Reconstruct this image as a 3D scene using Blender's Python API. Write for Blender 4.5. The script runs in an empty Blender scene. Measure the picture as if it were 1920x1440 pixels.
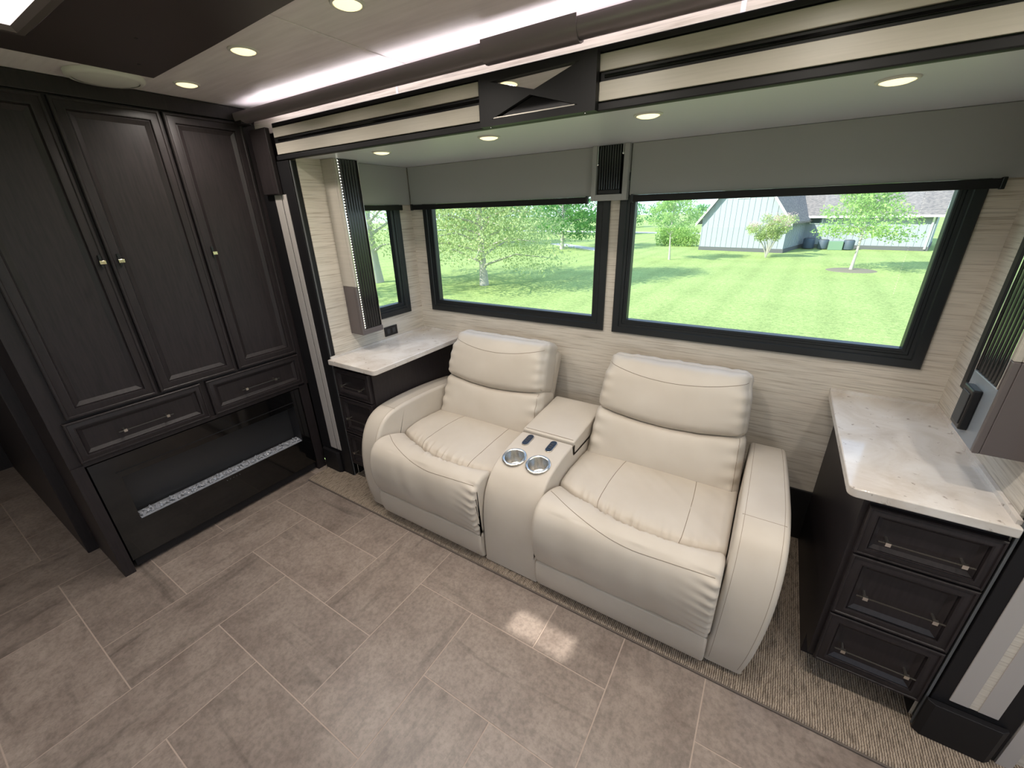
import bpy, bmesh, math, random
import numpy as np
from mathutils import Vector, Matrix
from mathutils.geometry import tessellate_polygon
PI = math.pi
C = bpy.context.scene.collection
sc = bpy.context.scene

# ------------------------------------------------------------------ camera
cd = bpy.data.cameras.new('camera'); cam = bpy.data.objects.new('camera', cd); C.objects.link(cam)
cd.sensor_width = 36.0; cd.lens = 36.0 * 770.15 / 1920; cd.clip_start = 0.02; cd.clip_end = 600
RC = Matrix(((0.848535464, 0.528480597, -0.026378494), (-0.183319821, 0.340373628, 0.922247058),
             (0.496368219, -0.777723675, 0.385700063)))
cam.matrix_world = Matrix.Translation((0, 0, 1.6)) @ RC.transposed().to_4x4()
sc.camera = cam
# ------------------------------------------------------------------ exposure
sc.view_settings.view_transform = 'Standard'; sc.view_settings.look = 'None'
sc.view_settings.gamma = 1.0; sc.view_settings.use_curve_mapping = False
sc.view_settings.exposure = 0.0
sc.cycles.max_bounces = 10; sc.cycles.diffuse_bounces = 6; sc.cycles.glossy_bounces = 5
sc.cycles.transparent_max_bounces = 16; sc.cycles.sample_clamp_indirect = 6.0
sc.cycles.use_denoising = True
# ------------------------------------------------------------------ sky and sun
w = bpy.data.worlds.new('sky'); sc.world = w; w.use_nodes = True
nt = w.node_tree; bg = nt.nodes['Background']
tc = nt.nodes.new('ShaderNodeTexCoord'); sp = nt.nodes.new('ShaderNodeSeparateXYZ'); nt.links.new(tc.outputs['Generated'], sp.inputs[0])
rp = nt.nodes.new('ShaderNodeValToRGB'); nt.links.new(sp.outputs['Z'], rp.inputs[0])
rp.color_ramp.elements[0].position = 0.0; rp.color_ramp.elements[0].color = (0.62, 0.86, 0.95, 1)
rp.color_ramp.elements[1].position = 0.55; rp.color_ramp.elements[1].color = (0.16, 0.36, 0.75, 1)
mp = nt.nodes.new('ShaderNodeMapping'); mp.inputs['Scale'].default_value = (2.0, 2.0, 9.0); nt.links.new(tc.outputs['Generated'], mp.inputs[0])
nz = nt.nodes.new('ShaderNodeTexNoise'); nz.inputs['Scale'].default_value = 2.2; nz.inputs['Detail'].default_value = 6; nt.links.new(mp.outputs[0], nz.inputs['Vector'])
r2 = nt.nodes.new('ShaderNodeValToRGB'); nt.links.new(nz.outputs['Fac'], r2.inputs[0])
r2.color_ramp.elements[0].position = 0.47; r2.color_ramp.elements[1].position = 0.68
mx = nt.nodes.new('ShaderNodeMixRGB'); nt.links.new(r2.outputs[0], mx.inputs[0]); nt.links.new(rp.outputs[0], mx.inputs[1])
mx.inputs[2].default_value = (0.95, 0.97, 1.0, 1)
nt.links.new(mx.outputs[0], bg.inputs['Color']); bg.inputs['Strength'].default_value = 2.6
SUN = Vector((-0.52, -0.60, 0.575)).normalized()
sd = bpy.data.lights.new('sun', 'SUN'); sd.energy = 8.8; sd.angle = 0.009; sd.color = (1.0, 0.96, 0.88)
so = bpy.data.objects.new('sun', sd); C.objects.link(so); so.rotation_euler = SUN.to_track_quat('Z', 'Y').to_euler(); so.location = (-20, -24, 25)
DOWNLIGHT_W = 4.4
SLIDE_W = 1.3
COVE_W = 3.0

# ------------------------------------------------------------------ material helpers
def lin(c):
    c = c / 255.0
    return c / 12.92 if c <= 0.04045 else ((c + 0.055) / 1.055) ** 2.4
def rgb(r, g, b): return (lin(r), lin(g), lin(b), 1.0)
def mat(name, color, rough=0.5, metal=0.0, spec=0.5, emit=None, es=0.0):
    m = bpy.data.materials.new(name); m.use_nodes = True
    b = m.node_tree.nodes['Principled BSDF']
    b.inputs['Base Color'].default_value = color; b.inputs['Roughness'].default_value = rough
    b.inputs['Metallic'].default_value = metal; b.inputs['Specular IOR Level'].default_value = spec
    if emit: b.inputs['Emission Color'].default_value = emit; b.inputs['Emission Strength'].default_value = es
    return m
def N(m, t): return m.node_tree.nodes.new(t)
def L(m, a, b): m.node_tree.links.new(a, b)
def coords(m, scale=(1, 1, 1), attr=None, rot=(0, 0, 0)):
    mpn = N(m, 'ShaderNodeMapping'); mpn.inputs['Scale'].default_value = scale; mpn.inputs['Rotation'].default_value = rot
    if attr:
        a = N(m, 'ShaderNodeAttribute'); a.attribute_name = attr; L(m, a.outputs['Vector'], mpn.inputs[0])
    else:
        t = N(m, 'ShaderNodeTexCoord'); L(m, t.outputs['Object'], mpn.inputs[0])
    return mpn.outputs[0]
def noise(m, vec, scale, detail=4, rough=0.55, dist=0.0):
    n = N(m, 'ShaderNodeTexNoise'); n.inputs['Scale'].default_value = scale; n.inputs['Detail'].default_value = detail
    n.inputs['Roughness'].default_value = rough; n.inputs['Distortion'].default_value = dist; L(m, vec, n.inputs['Vector']); return n.outputs['Fac']
def ramp(m, fac, stops):
    r = N(m, 'ShaderNodeValToRGB'); L(m, fac, r.inputs[0]); el = r.color_ramp.elements
    while len(el) < len(stops): el.new(0.5)
    for e, (p, c) in zip(el, stops): e.position = p; e.color = c
    return r.outputs[0]
def mix(m, fac, a, b, mode='MIX'):
    n = N(m, 'ShaderNodeMixRGB'); n.blend_type = mode
    for k, v in ((0, fac), (1, a), (2, b)):
        if hasattr(v, 'links'): L(m, v, n.inputs[k])
        else: n.inputs[k].default_value = v
    return n.outputs[0]
def bsdf(m): return m.node_tree.nodes['Principled BSDF']
def setcol(m, o): L(m, o, bsdf(m).inputs['Base Color'])
def bump(m, h, strength=0.3, dist=0.002):
    b = N(m, 'ShaderNodeBump'); b.inputs['Strength'].default_value = strength; b.inputs['Distance'].default_value = dist
    L(m, h, b.inputs['Height']); L(m, b.outputs[0], bsdf(m).inputs['Normal'])
def g(v): return (v, v, v, 1)

M = {}
m = M['black'] = mat('espresso black wood', rgb(30, 27, 29), 0.42, spec=0.28)
v = coords(m, (14, 14, 1.2)); n = noise(m, v, 9, 5)
setcol(m, ramp(m, n, [(0.3, rgb(32, 28, 29)), (0.75, rgb(44, 38, 39))])); bump(m, n, 0.12, 0.001)
m = M['blackflat'] = mat('black satin trim', rgb(24, 23, 25), 0.5, spec=0.25)
M['frame'] = mat('black window frame', rgb(24, 27, 29), 0.38)
M['void'] = mat('black matte recess', rgb(10, 10, 10), 0.8)
M['blackgloss'] = mat('black glass', rgb(9, 9, 10), 0.06, spec=0.6)
M['fluted'] = mat('dark fluted acrylic', rgb(24, 25, 27), 0.14, spec=0.7)
m = M['wallpaper'] = mat('linen streak wallpaper', rgb(190, 180, 166), 0.42, spec=0.4)
v = coords(m, (1.6, 1.6, 46)); n = noise(m, v, 2.6, 6, 0.6, 0.25)
v2 = coords(m, (3.0, 3.0, 130)); n2 = noise(m, v2, 1.6, 4, 0.7)
v3 = coords(m, (0.8, 0.8, 3.5)); n3 = noise(m, v3, 2.0, 3)
c1 = ramp(m, n, [(0.30, rgb(168, 156, 142)), (0.47, rgb(201, 192, 179)), (0.75, rgb(214, 206, 195))])
c2 = ramp(m, n2, [(0.33, g(0.72)), (0.46, g(1.0))])
c3 = ramp(m, n3, [(0.3, g(0.9)), (0.7, g(1.0))])
setcol(m, mix(m, 1.0, mix(m, 1.0, c1, c2, 'MULTIPLY'), c3, 'MULTIPLY')); bump(m, n2, 0.15, 0.001)
m = M['ceiling'] = mat('pale streaked ceiling panel', rgb(205, 203, 200), 0.38, spec=0.45)
v = coords(m, (1.4, 16, 16)); n = noise(m, v, 3, 5)
setcol(m, ramp(m, n, [(0.3, rgb(214, 206, 208)), (0.7, rgb(229, 222, 224))]))
M['slideceil'] = mat('smooth white slide ceiling', rgb(206, 208, 216), 0.33, spec=0.5)
m = M['fascia'] = mat('cream satin fascia', rgb(168, 160, 149), 0.4)
v = coords(m, (1, 1, 30)); n = noise(m, v, 6, 3)
setcol(m, ramp(m, n, [(0.3, rgb(170, 163, 153)), (0.7, rgb(178, 171, 161))]))
M['valance'] = mat('grey beige valance fabric', rgb(160, 159, 159), 0.62, spec=0.3)
M['stripwood'] = mat('pale grey inlay strip', rgb(166, 160, 156), 0.4)
M['taupe'] = mat('taupe satin panel', rgb(92, 84, 83), 0.38)
M['stone'] = m = mat('polished pale marble', rgb(205, 199, 192), 0.09, spec=0.55)
v = coords(m, (1, 1, 1)); n = noise(m, v, 5, 6, 0.6, 0.8); n2 = noise(m, v, 38, 4, 0.6, 0.5)
c1 = ramp(m, n, [(0.32, rgb(188, 178, 168)), (0.55, rgb(206, 200, 194)), (0.75, rgb(214, 211, 208))])
c2 = ramp(m, n2, [(0.28, rgb(150, 140, 132)), (0.36, g(1.0))])
setcol(m, mix(m, 0.7, c1, c2, 'MULTIPLY'))
M['chrome'] = mat('polished chrome', g(0.82), 0.09, 1.0)
M['steel'] = mat('brushed stainless steel', (0.78, 0.76, 0.72, 1), 0.2, 1.0)
M['brass'] = mat('pale brass', (0.75, 0.62, 0.40, 1), 0.22, 1.0)
M['nickel'] = mat('warm nickel', (0.62, 0.58, 0.52, 1), 0.28, 1.0)
M['smoke'] = mat('dark smoked metal bar', rgb(70, 66, 62), 0.3, 0.6)
M['mirror'] = mat('mirror', g(0.80), 0.02, 1.0)
M['plasticblack'] = mat('black plastic', rgb(18, 18, 20), 0.3)
M['rubber'] = mat('dark grey plastic', rgb(50, 50, 52), 0.5)
M['tube'] = mat('bronze taupe moulding', rgb(128, 118, 124), 0.3, 0.25)
M['seal'] = mat('grey rubber seal', rgb(88, 89, 90), 0.6, spec=.2)
M['whiteplastic'] = mat('white plastic', rgb(205, 203, 198), 0.4)
M['darkpanel'] = mat('dark brown ceiling panel', rgb(60, 51, 52), 0.4)
M['baseboard'] = mat('black kick panel', rgb(20, 19, 20), 0.5)
M['warm'] = mat('lit downlight lens', g(0.9), 0.5, emit=(1.0, 0.80, 0.40, 1), es=1.55)
M['cove'] = mat('lit led strip', g(0.9), 0.5, emit=(1.0, 0.93, 0.97, 1), es=8.0)
M['skylight'] = mat('lit diffuser panel', g(0.9), 0.5, emit=(1.0, 0.90, 0.86, 1), es=1.15)
M['ledbead'] = mat('lit led bead', g(0.9), 0.5, emit=(1.0, 0.93, 0.80, 1), es=2.6)
m = M['leather'] = mat('cream leather', rgb(184, 175, 163), 0.46, spec=0.4)
v = coords(m, (1, 1, 1)); n = noise(m, v, 420, 3, 0.6); n2 = noise(m, v, 5, 3)
setcol(m, ramp(m, n2, [(0.3, rgb(184, 174, 161)), (0.7, rgb(191, 182, 170))])); bump(m, n, 0.10, 0.0008)
m = M['leathertan'] = mat('warm lit cream leather', rgb(202, 181, 152), 0.42, spec=0.4)  # unused leather copy with warm bounced light tinted into its colour
v = coords(m, (1, 1, 1)); n = noise(m, v, 420, 3, 0.6); bump(m, n, 0.10, 0.0008)
M['stitch'] = mat('tan stitching', rgb(132, 118, 102), 0.6)
# floor tile and grout
m = M['tile'] = mat('taupe cement look tile', rgb(128, 112, 103), 0.33, spec=0.45)
v = coords(m, (1, 1, 1), 'tc'); va = coords(m, (1.4, 11, 1), 'tc')
n = noise(m, v, 6.5, 9, 0.70, 0.25); ns = noise(m, va, 1.3, 5, 0.6, 0.5); nf = noise(m, v, 60, 5, 0.7)
c1 = ramp(m, n, [(0.30, rgb(118, 105, 97)), (0.50, rgb(138, 125, 116)), (0.70, rgb(152, 139, 129))])
c2 = ramp(m, ns, [(0.30, g(0.62)), (0.44, g(1.0))])
c3 = ramp(m, nf, [(0.36, g(0.78)), (0.58, g(1.06))])
cc = mix(m, 1.0, mix(m, 0.85, c1, c2, 'MULTIPLY'), c3, 'MULTIPLY')
at_ = N(m, 'ShaderNodeAttribute'); at_.attribute_name = 'tone'
setcol(m, mix(m, 1.0, cc, at_.outputs['Color'], 'MULTIPLY')); bump(m, nf, 0.10, 0.001)
M['grout'] = mat('pale grout', rgb(172, 155, 143), 0.7)
# carpet
m = M['carpet'] = mat('ribbed beige carpet', rgb(150, 136, 120), 0.95, spec=0.1)
v = coords(m, (1, 1, 1)); wv = N(m, 'ShaderNodeTexWave'); wv.wave_type = 'BANDS'; wv.bands_direction = 'X'
wv.inputs['Scale'].default_value = 44; wv.inputs['Distortion'].default_value = 2.6; wv.inputs['Detail'].default_value = 3; wv.inputs['Detail Scale'].default_value = 3
L(m, v, wv.inputs['Vector'])
vd = coords(m, (120, 22, 40)); nd = noise(m, vd, 1.0, 3); nb = noise(m, v, 300, 2)
c1 = ramp(m, wv.outputs['Fac'], [(0.08, rgb(104, 91, 80)), (0.38, rgb(160, 144, 128)), (1.0, rgb(178, 163, 145))])
c2 = ramp(m, nd, [(0.36, g(0.5)), (0.52, g(1.0))])
setcol(m, mix(m, 0.8, c1, c2, 'MULTIPLY')); bump(m, mix(m, 0.4, wv.outputs['Fac'], nb), 0.9, 0.004)
# glass: thin pane
m = M['glass'] = bpy.data.materials.new('window glass'); m.use_nodes = True
ntg = m.node_tree; ntg.nodes.remove(ntg.nodes['Principled BSDF']); out = ntg.nodes['Material Output']
tr = N(m, 'ShaderNodeBsdfTransparent'); tr.inputs[0].default_value = (0.94, 0.97, 0.95, 1)
gl = N(m, 'ShaderNodeBsdfGlossy'); gl.inputs['Roughness'].default_value = 0.0
fr = N(m, 'ShaderNodeFresnel'); fr.inputs['IOR'].default_value = 1.45
ms = N(m, 'ShaderNodeMixShader'); L(m, fr.outputs[0], ms.inputs[0]); L(m, tr.outputs[0], ms.inputs[1]); L(m, gl.outputs[0], ms.inputs[2]); L(m, ms.outputs[0], out.inputs[0])
# crystals
m = M['crystal'] = mat('clear glass ember crystals', rgb(150, 152, 158), 0.2, spec=0.7)
# outdoors
m = M['lawn'] = mat('mown lawn', rgb(130, 165, 90), 0.95, spec=0.1)
v = coords(m, (1, 1, 1)); n = noise(m, v, 8, 9, 0.85); nl = noise(m, v, 0.5, 4); vs = coords(m, (1, 0.12, 1), rot=(0, 0, 0.42)); nf = noise(m, v, 24, 6, 0.85)
wv = N(m, 'ShaderNodeTexWave'); wv.bands_direction = 'X'; wv.inputs['Scale'].default_value = 0.28; wv.inputs['Distortion'].default_value = 2.0; wv.inputs['Detail Scale'].default_value = 0.4; L(m, vs, wv.inputs['Vector'])
c1 = ramp(m, n, [(0.30, rgb(112, 136, 84)), (0.5, rgb(158, 178, 108)), (0.70, rgb(198, 208, 138))])
c2 = ramp(m, wv.outputs['Fac'], [(0.0, g(0.90)), (0.5, g(1.0))])
c3 = ramp(m, nl, [(0.3, g(0.86)), (0.7, g(1.06))]); c4 = ramp(m, nf, [(0.36, g(0.62)), (0.58, g(1.1))])
setcol(m, mix(m, 1.0, mix(m, 1.0, mix(m, 1.0, c1, c2, 'MULTIPLY'), c3, 'MULTIPLY'), c4, 'MULTIPLY')); bump(m, nf, 0.6, 0.02)
M['siding'] = mat('white board and batten siding', rgb(152, 160, 165), 0.7)
M['housetrim'] = mat('white painted trim', rgb(226, 228, 226), 0.5)
M['foundation'] = mat('grey foundation', rgb(92, 94, 96), 0.9)
m = M['shingle'] = mat('grey brown shingles', rgb(150, 143, 138), 0.9)
v = coords(m, (1, 1, 1)); bk = N(m, 'ShaderNodeTexBrick'); bk.inputs['Scale'].default_value = 4.0; bk.inputs['Mortar Size'].default_value = 0.03
bk.inputs['Color1'].default_value = rgb(148, 140, 132); bk.inputs['Color2'].default_value = rgb(108, 104, 102); bk.inputs['Mortar'].default_value = rgb(92, 88, 86)
vv = coords(m, (1, 1, 1), 'tc'); L(m, vv, bk.inputs['Vector']); setcol(m, bk.outputs['Color'])
def leafmat(name, a, b):
    m = mat(name, a, 0.6, spec=0.25); o = N(m, 'ShaderNodeAttribute'); o.attribute_name = 'tone'
    setcol(m, mix(m, o.outputs['Fac'], a, b)); bsdf(m).inputs['Subsurface Weight'].default_value = 0.0
    # leaves pass some light
    t = N(m, 'ShaderNodeBsdfTranslucent'); t.inputs[0].default_value = tuple(min(1, x * 1.2) for x in b[:3]) + (1,)
    ms = N(m, 'ShaderNodeMixShader'); ms.inputs[0].default_value = 0.35
    L(m, bsdf(m).outputs[0], ms.inputs[1]); L(m, t.outputs[0], ms.inputs[2]); L(m, ms.outputs[0], m.node_tree.nodes['Material Output'].inputs[0]); return m
M['leaf_grey'] = leafmat('grey green leaves', rgb(124, 148, 104), rgb(200, 212, 152))
M['leaf_dark'] = leafmat('dark green leaves', rgb(62, 112, 62), rgb(118, 168, 92))
M['leaf_bright'] = leafmat('bright green leaves', rgb(112, 154, 84), rgb(180, 206, 128))
M['leaf_pink'] = leafmat('pink blossoms', rgb(204, 168, 168), rgb(228, 200, 196))
M['bark'] = mat('pale grey bark', rgb(176, 172, 162), 0.9)
M['mulch'] = mat('grey brown mulch', rgb(120, 112, 98), 1.0)
M['road'] = mat('pale road', rgb(176, 176, 174), 0.9)
M['acgrey'] = mat('dark grey painted metal', rgb(70, 84, 98), 0.6)
M['housewin'] = mat('dark house window', rgb(60, 80, 84), 0.1)

# ------------------------------------------------------------------ object helpers
def root_of(o):
    while o.parent: o = o.parent
    return o
def tag(o, label=None, cat=None, group=None, kind=None):
    if label: o['label'] = label
    if cat: o['category'] = cat
    if group: o['group'] = group
    if kind: o['kind'] = kind
    return o
def thing(name, loc, label, cat, group=None):
    o = bpy.data.objects.new(name, None); C.objects.link(o); o.location = loc; o.empty_display_size = 0.05
    return tag(o, label, cat, group)
class MB:
    """collects geometry in world coordinates; build() links it as one mesh object"""
    def __init__(s): s.v = []; s.f = []; s.mi = []; s.cur = 0
    def add(s, vs, fs):
        b = len(s.v); s.v += [tuple(map(float, q)) for q in vs]; s.f += [tuple(i + b for i in q) for q in fs]; s.mi += [s.cur] * len(fs); return s
    def box(s, a, b):
        x0, y0, z0 = [min(p, q) for p, q in zip(a, b)]; x1, y1, z1 = [max(p, q) for p, q in zip(a, b)]
        return s.add([(x0,y0,z0),(x1,y0,z0),(x1,y1,z0),(x0,y1,z0),(x0,y0,z1),(x1,y0,z1),(x1,y1,z1),(x0,y1,z1)],
              [(3,2,1,0),(4,5,6,7),(0,1,5,4),(1,2,6,5),(2,3,7,6),(3,0,4,7)])
    def prism(s, poly, axis, a, b):
        """poly: 2D points in the plane perpendicular to axis; axis 0:(y,z) 1:(x,z) 2:(x,y)"""
        def P(p, t): return {0: (t, p[0], p[1]), 1: (p[0], t, p[1]), 2: (p[0], p[1], t)}[axis]
        n = len(poly); vs = [P(p, a) for p in poly] + [P(p, b) for p in poly]
        fs = [tuple(range(n)), tuple(range(2*n-1, n-1, -1))] + [(i, (i+1) % n, (i+1) % n + n, i + n) for i in range(n)]
        return s.add(vs, fs)
    def tube(s, pts, r, n=8, cap=True):
        pts = [Vector(p) for p in pts]; rs = r if hasattr(r, '__len__') else [r] * len(pts)
        vs = []; up = None
        for i, p in enumerate(pts):
            t = (pts[min(i+1, len(pts)-1)] - pts[max(i-1, 0)]).normalized()
            if up is None: up = t.orthogonal().normalized()
            up = (up - t * up.dot(t)); up = up.normalized() if up.length > 1e-6 else t.orthogonal().normalized()
            sd_ = t.cross(up)
            vs += [p + (up * math.cos(2*PI*k/n) + sd_ * math.sin(2*PI*k/n)) * rs[i] for k in range(n)]
        fs = [(i*n+k, i*n+(k+1) % n, (i+1)*n+(k+1) % n, (i+1)*n+k) for i in range(len(pts)-1) for k in range(n)]
        if cap: fs += [tuple(range(n-1, -1, -1)), tuple((len(pts)-1)*n+k for k in range(n))]
        return s.add(vs, fs)
    def lathe(s, prof, c, n=32, axis=2, closed=False):
        vs = []; c = Vector(c)
        for (r, h) in prof:
            for k in range(n):
                a = 2*PI*k/n; q = (r*math.cos(a), r*math.sin(a), h)
                if axis == 0: q = (h, q[0], q[1])
                if axis == 1: q = (q[0], h, q[1])
                vs.append(c + Vector(q))
        fs = [(i*n+k, i*n+(k+1) % n, (i+1)*n+(k+1) % n, (i+1)*n+k) for i in range(len(prof)-1) for k in range(n)]
        return s.add(vs, fs)
    def rings(s, O, U, V, Nn, u0, u1, v0, v1, prof, cap=True, back=True):
        """nested rectangles: prof = [(inset, height)...]"""
        O, U, V, Nn = Vector(O), Vector(U), Vector(V), Vector(Nn); vs = []; fs = []
        for (ins, h) in prof:
            for (a, b) in ((u0+ins, v0+ins), (u1-ins, v0+ins), (u1-ins, v1-ins), (u0+ins, v1-ins)):
                vs.append(O + U*a + V*b + Nn*h)
        k = len(prof)
        for i in range(k-1):
            for j in range(4): fs.append((i*4+j, i*4+(j+1) % 4, (i+1)*4+(j+1) % 4, (i+1)*4+j))
        if cap: fs.append(tuple((k-1)*4+j for j in range(4)))
        if cap and back: fs.append((3, 2, 1, 0))
        if not cap and back:
            for j in range(4): fs.append(((k-1)*4+j, (k-1)*4+(j+1) % 4, (j+1) % 4, j))
        return s.add(vs, fs)
    def build(s, name, mats, parent=None, smooth=None, bevel=0.0, seg=2, recalc=True):
        me = bpy.data.meshes.new(name); V_ = np.array(s.v)
        if parent is not None: base = np.array(root_of(parent).location)
        else:
            lo, hi = V_.min(0), V_.max(0); base = np.array([(lo[0]+hi[0])/2, (lo[1]+hi[1])/2, lo[2]])
        V_ = V_ - base
        me.from_pydata([tuple(q) for q in V_], [], s.f)
        if recalc:
            bm = bmesh.new(); bm.from_mesh(me); bmesh.ops.recalc_face_normals(bm, faces=bm.faces); bm.to_mesh(me); bm.free()
        mats = mats if isinstance(mats, (list, tuple)) else [mats]
        for mm in mats: me.materials.append(M[mm] if isinstance(mm, str) else mm)
        if len(mats) > 1: me.polygons.foreach_set('material_index', s.mi)
        if smooth is not None:
            me.polygons.foreach_set('use_smooth', [True] * len(me.polygons))
            if smooth < 180: me.set_sharp_from_angle(angle=math.radians(smooth))
        o = bpy.data.objects.new(name, me); C.objects.link(o)
        if parent is not None: o.parent = parent
        else: o.location = base
        if bevel:
            bv = o.modifiers.new('bevel', 'BEVEL'); bv.width = bevel; bv.segments = seg; bv.limit_method = 'ANGLE'; bv.angle_limit = math.radians(40)
        return o
def copy_tree(o, parent=None):
    c = o.copy(); C.objects.link(c); c.parent = parent
    for ch in o.children: copy_tree(ch, c)
    return c
def struct(o): o['kind'] = 'structure'; return o
def catmull(P, n, closed=False):
    P = np.array(P, float); k = len(P); out = []
    segs = k if closed else k - 1
    for i in range(segs):
        p0 = P[(i-1) % k] if closed or i > 0 else P[0]; p1 = P[i]; p2 = P[(i+1) % k]; p3 = P[(i+2) % k] if closed or i+2 < k else P[-1]
        for t in np.linspace(0, 1, n, endpoint=False):
            out.append(0.5*((2*p1)+(-p0+p2)*t+(2*p0-5*p1+4*p2-p3)*t*t+(-p0+3*p1-3*p2+p3)*t**3))
    if not closed: out.append(P[-1])
    return np.array(out)

# ------------------------------------------------------------------ dimensions
YB, XL, XR, YF, ZC, ZS = 2.157, -2.130, 0.647, 1.36, 2.118, 1.880
RX1 = 3.0; RX0 = -4.42; RY0 = -1.45

# ================================================================== SETTING
# floor of rectangular tiles in a herringbone, with grout between
def make_floor():
    g_ = 0.301; o_ = 0.053; gap = 0.0021
    me_v = []; me_f = []; mi = []; tcs = []; tones = []
    rnd = random.Random(7)
    X0, X1, Y0, Y1 = RX0, RX1, RY0, 1.40
    def quad(x0, x1, y0, y1, z, m_, tc4, tone):
        b = len(me_v); me_v.extend([(x0,y0,z),(x1,y0,z),(x1,y1,z),(x0,y1,z)]); me_f.append((b,b+1,b+2,b+3)); mi.append(m_); tcs.extend(tc4); tones.extend([tone]*4)
    quad(X0, X1, Y0, Y1, -0.0012, 1, [(0,0,0)]*4, 1.0)
    for i in range(-16, 12):
        for j in range(-6, 6):
            k = (i + j) % 4
            if k == 1: r = (i, i+1, j, j+2)
            elif k == 3: r = (i, i+2, j, j+1)
            else: continue
            x0, x1, y0, y1 = o_+r[0]*g_+gap, o_+r[1]*g_-gap, o_+r[2]*g_+gap, o_+r[3]*g_-gap
            x0, x1, y0, y1 = max(x0, X0), min(x1, X1), max(y0, Y0), min(y1, Y1)
            if x1 - x0 < 0.01 or y1 - y0 < 0.01: continue
            a, b_, c_ = rnd.uniform(-50, 50), rnd.uniform(-50, 50), rnd.uniform(-9, 9)
            w_, h_ = x1-x0, y1-y0; 
            if k == 1: t4 = [(a, b_, c_), (a, b_+w_, c_), (a+h_, b_+w_, c_), (a+h_, b_, c_)]
            else: t4 = [(a, b_, c_), (a+w_, b_, c_), (a+w_, b_+h_, c_), (a, b_+h_, c_)]
            quad(x0, x1, y0, y1, 0.0, 0, t4, rnd.uniform(0.88, 1.06))
    me = bpy.data.meshes.new('floor'); me.from_pydata(me_v, [], me_f); me.materials.append(M['tile']); me.materials.append(M['grout'])
    me.polygons.foreach_set('material_index', mi)
    a = me.attributes.new('tc', 'FLOAT_VECTOR', 'POINT'); a.data.foreach_set('vector', [q for t in tcs for q in t])
    a = me.attributes.new('tone', 'FLOAT_COLOR', 'POINT'); a.data.foreach_set('color', [q for t in tones for q in (t, t, t, 1)])
    o = bpy.data.objects.new('floor', me); C.objects.link(o); struct(o)
    sub = MB().box((X0-.05, Y0-.05, -0.08), (X1+.05, 1.40, -0.0025)).build('trim_subfloor', 'grout'); struct(sub)
make_floor()
M['carpetedge'] = mat('taupe carpet binding', rgb(92, 82, 74), 0.8)
# carpet on the slide-out floor, with a rolled front edge
def carpet():
    prof = [(1.190, 0.0005), (1.188, 0.007), (1.193, 0.013), (1.203, 0.0155), (1.26, 0.0155), (2.21, 0.0155), (2.21, -0.06), (1.41, -0.06), (1.41, 0.0005)]
    m_ = MB(); m_.prism(prof, 0, -2.372, 1.25)
    return m_.build('carpet', 'carpet', smooth=35)
tag(carpet(), 'beige ribbed carpet under the cream recliner and both desks', 'carpet')
tube_ = MB().tube([(-2.372, 1.186, 0.004), (1.25, 1.186, 0.004)], 0.0045, 8)
struct(tube_.build('trim_4', 'carpetedge', smooth=60))

def wall_holes(name, axis, pos, thick, u0, u1, z0, z1, holes, m_='wallpaper', outward=1):
    """wall perpendicular to axis (0: x=pos, spans y; 1: y=pos, spans x), rect holes [(ua,ub,za,zb)], sides of holes lined"""
    us = sorted({u0, u1} | {h[0] for h in holes} | {h[1] for h in holes}); zs = sorted({z0, z1} | {h[2] for h in holes} | {h[3] for h in holes})
    b = MB(); t0, t1 = pos, pos + outward * thick
    def inh(uc, zc): return any(h[0] < uc < h[1] and h[2] < zc < h[3] for h in holes)
    P = (lambda u, z, t: (t, u, z)) if axis == 0 else (lambda u, z, t: (u, t, z))
    for i in range(len(us)-1):
        for j in range(len(zs)-1):
            if inh((us[i]+us[i+1])/2, (zs[j]+zs[j+1])/2): continue
            for t in (t0, t1): b.add([P(us[i], zs[j], t), P(us[i+1], zs[j], t), P(us[i+1], zs[j+1], t), P(us[i], zs[j+1], t)], [(0, 1, 2, 3)])
    for (ua, ub, za, zb) in list(holes) + [(u0, u1, z0, z1)]:
        c = [(ua, za), (ub, za), (ub, zb), (ua, zb)]
        for k in range(4):
            p, q = c[k], c[(k+1) % 4]
            b.add([P(p[0], p[1], t0), P(q[0], q[1], t0), P(q[0], q[1], t1), P(p[0], p[1], t1)], [(0, 1, 2, 3)])
    o = b.build(name, m_, recalc=False); struct(o); return o
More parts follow.
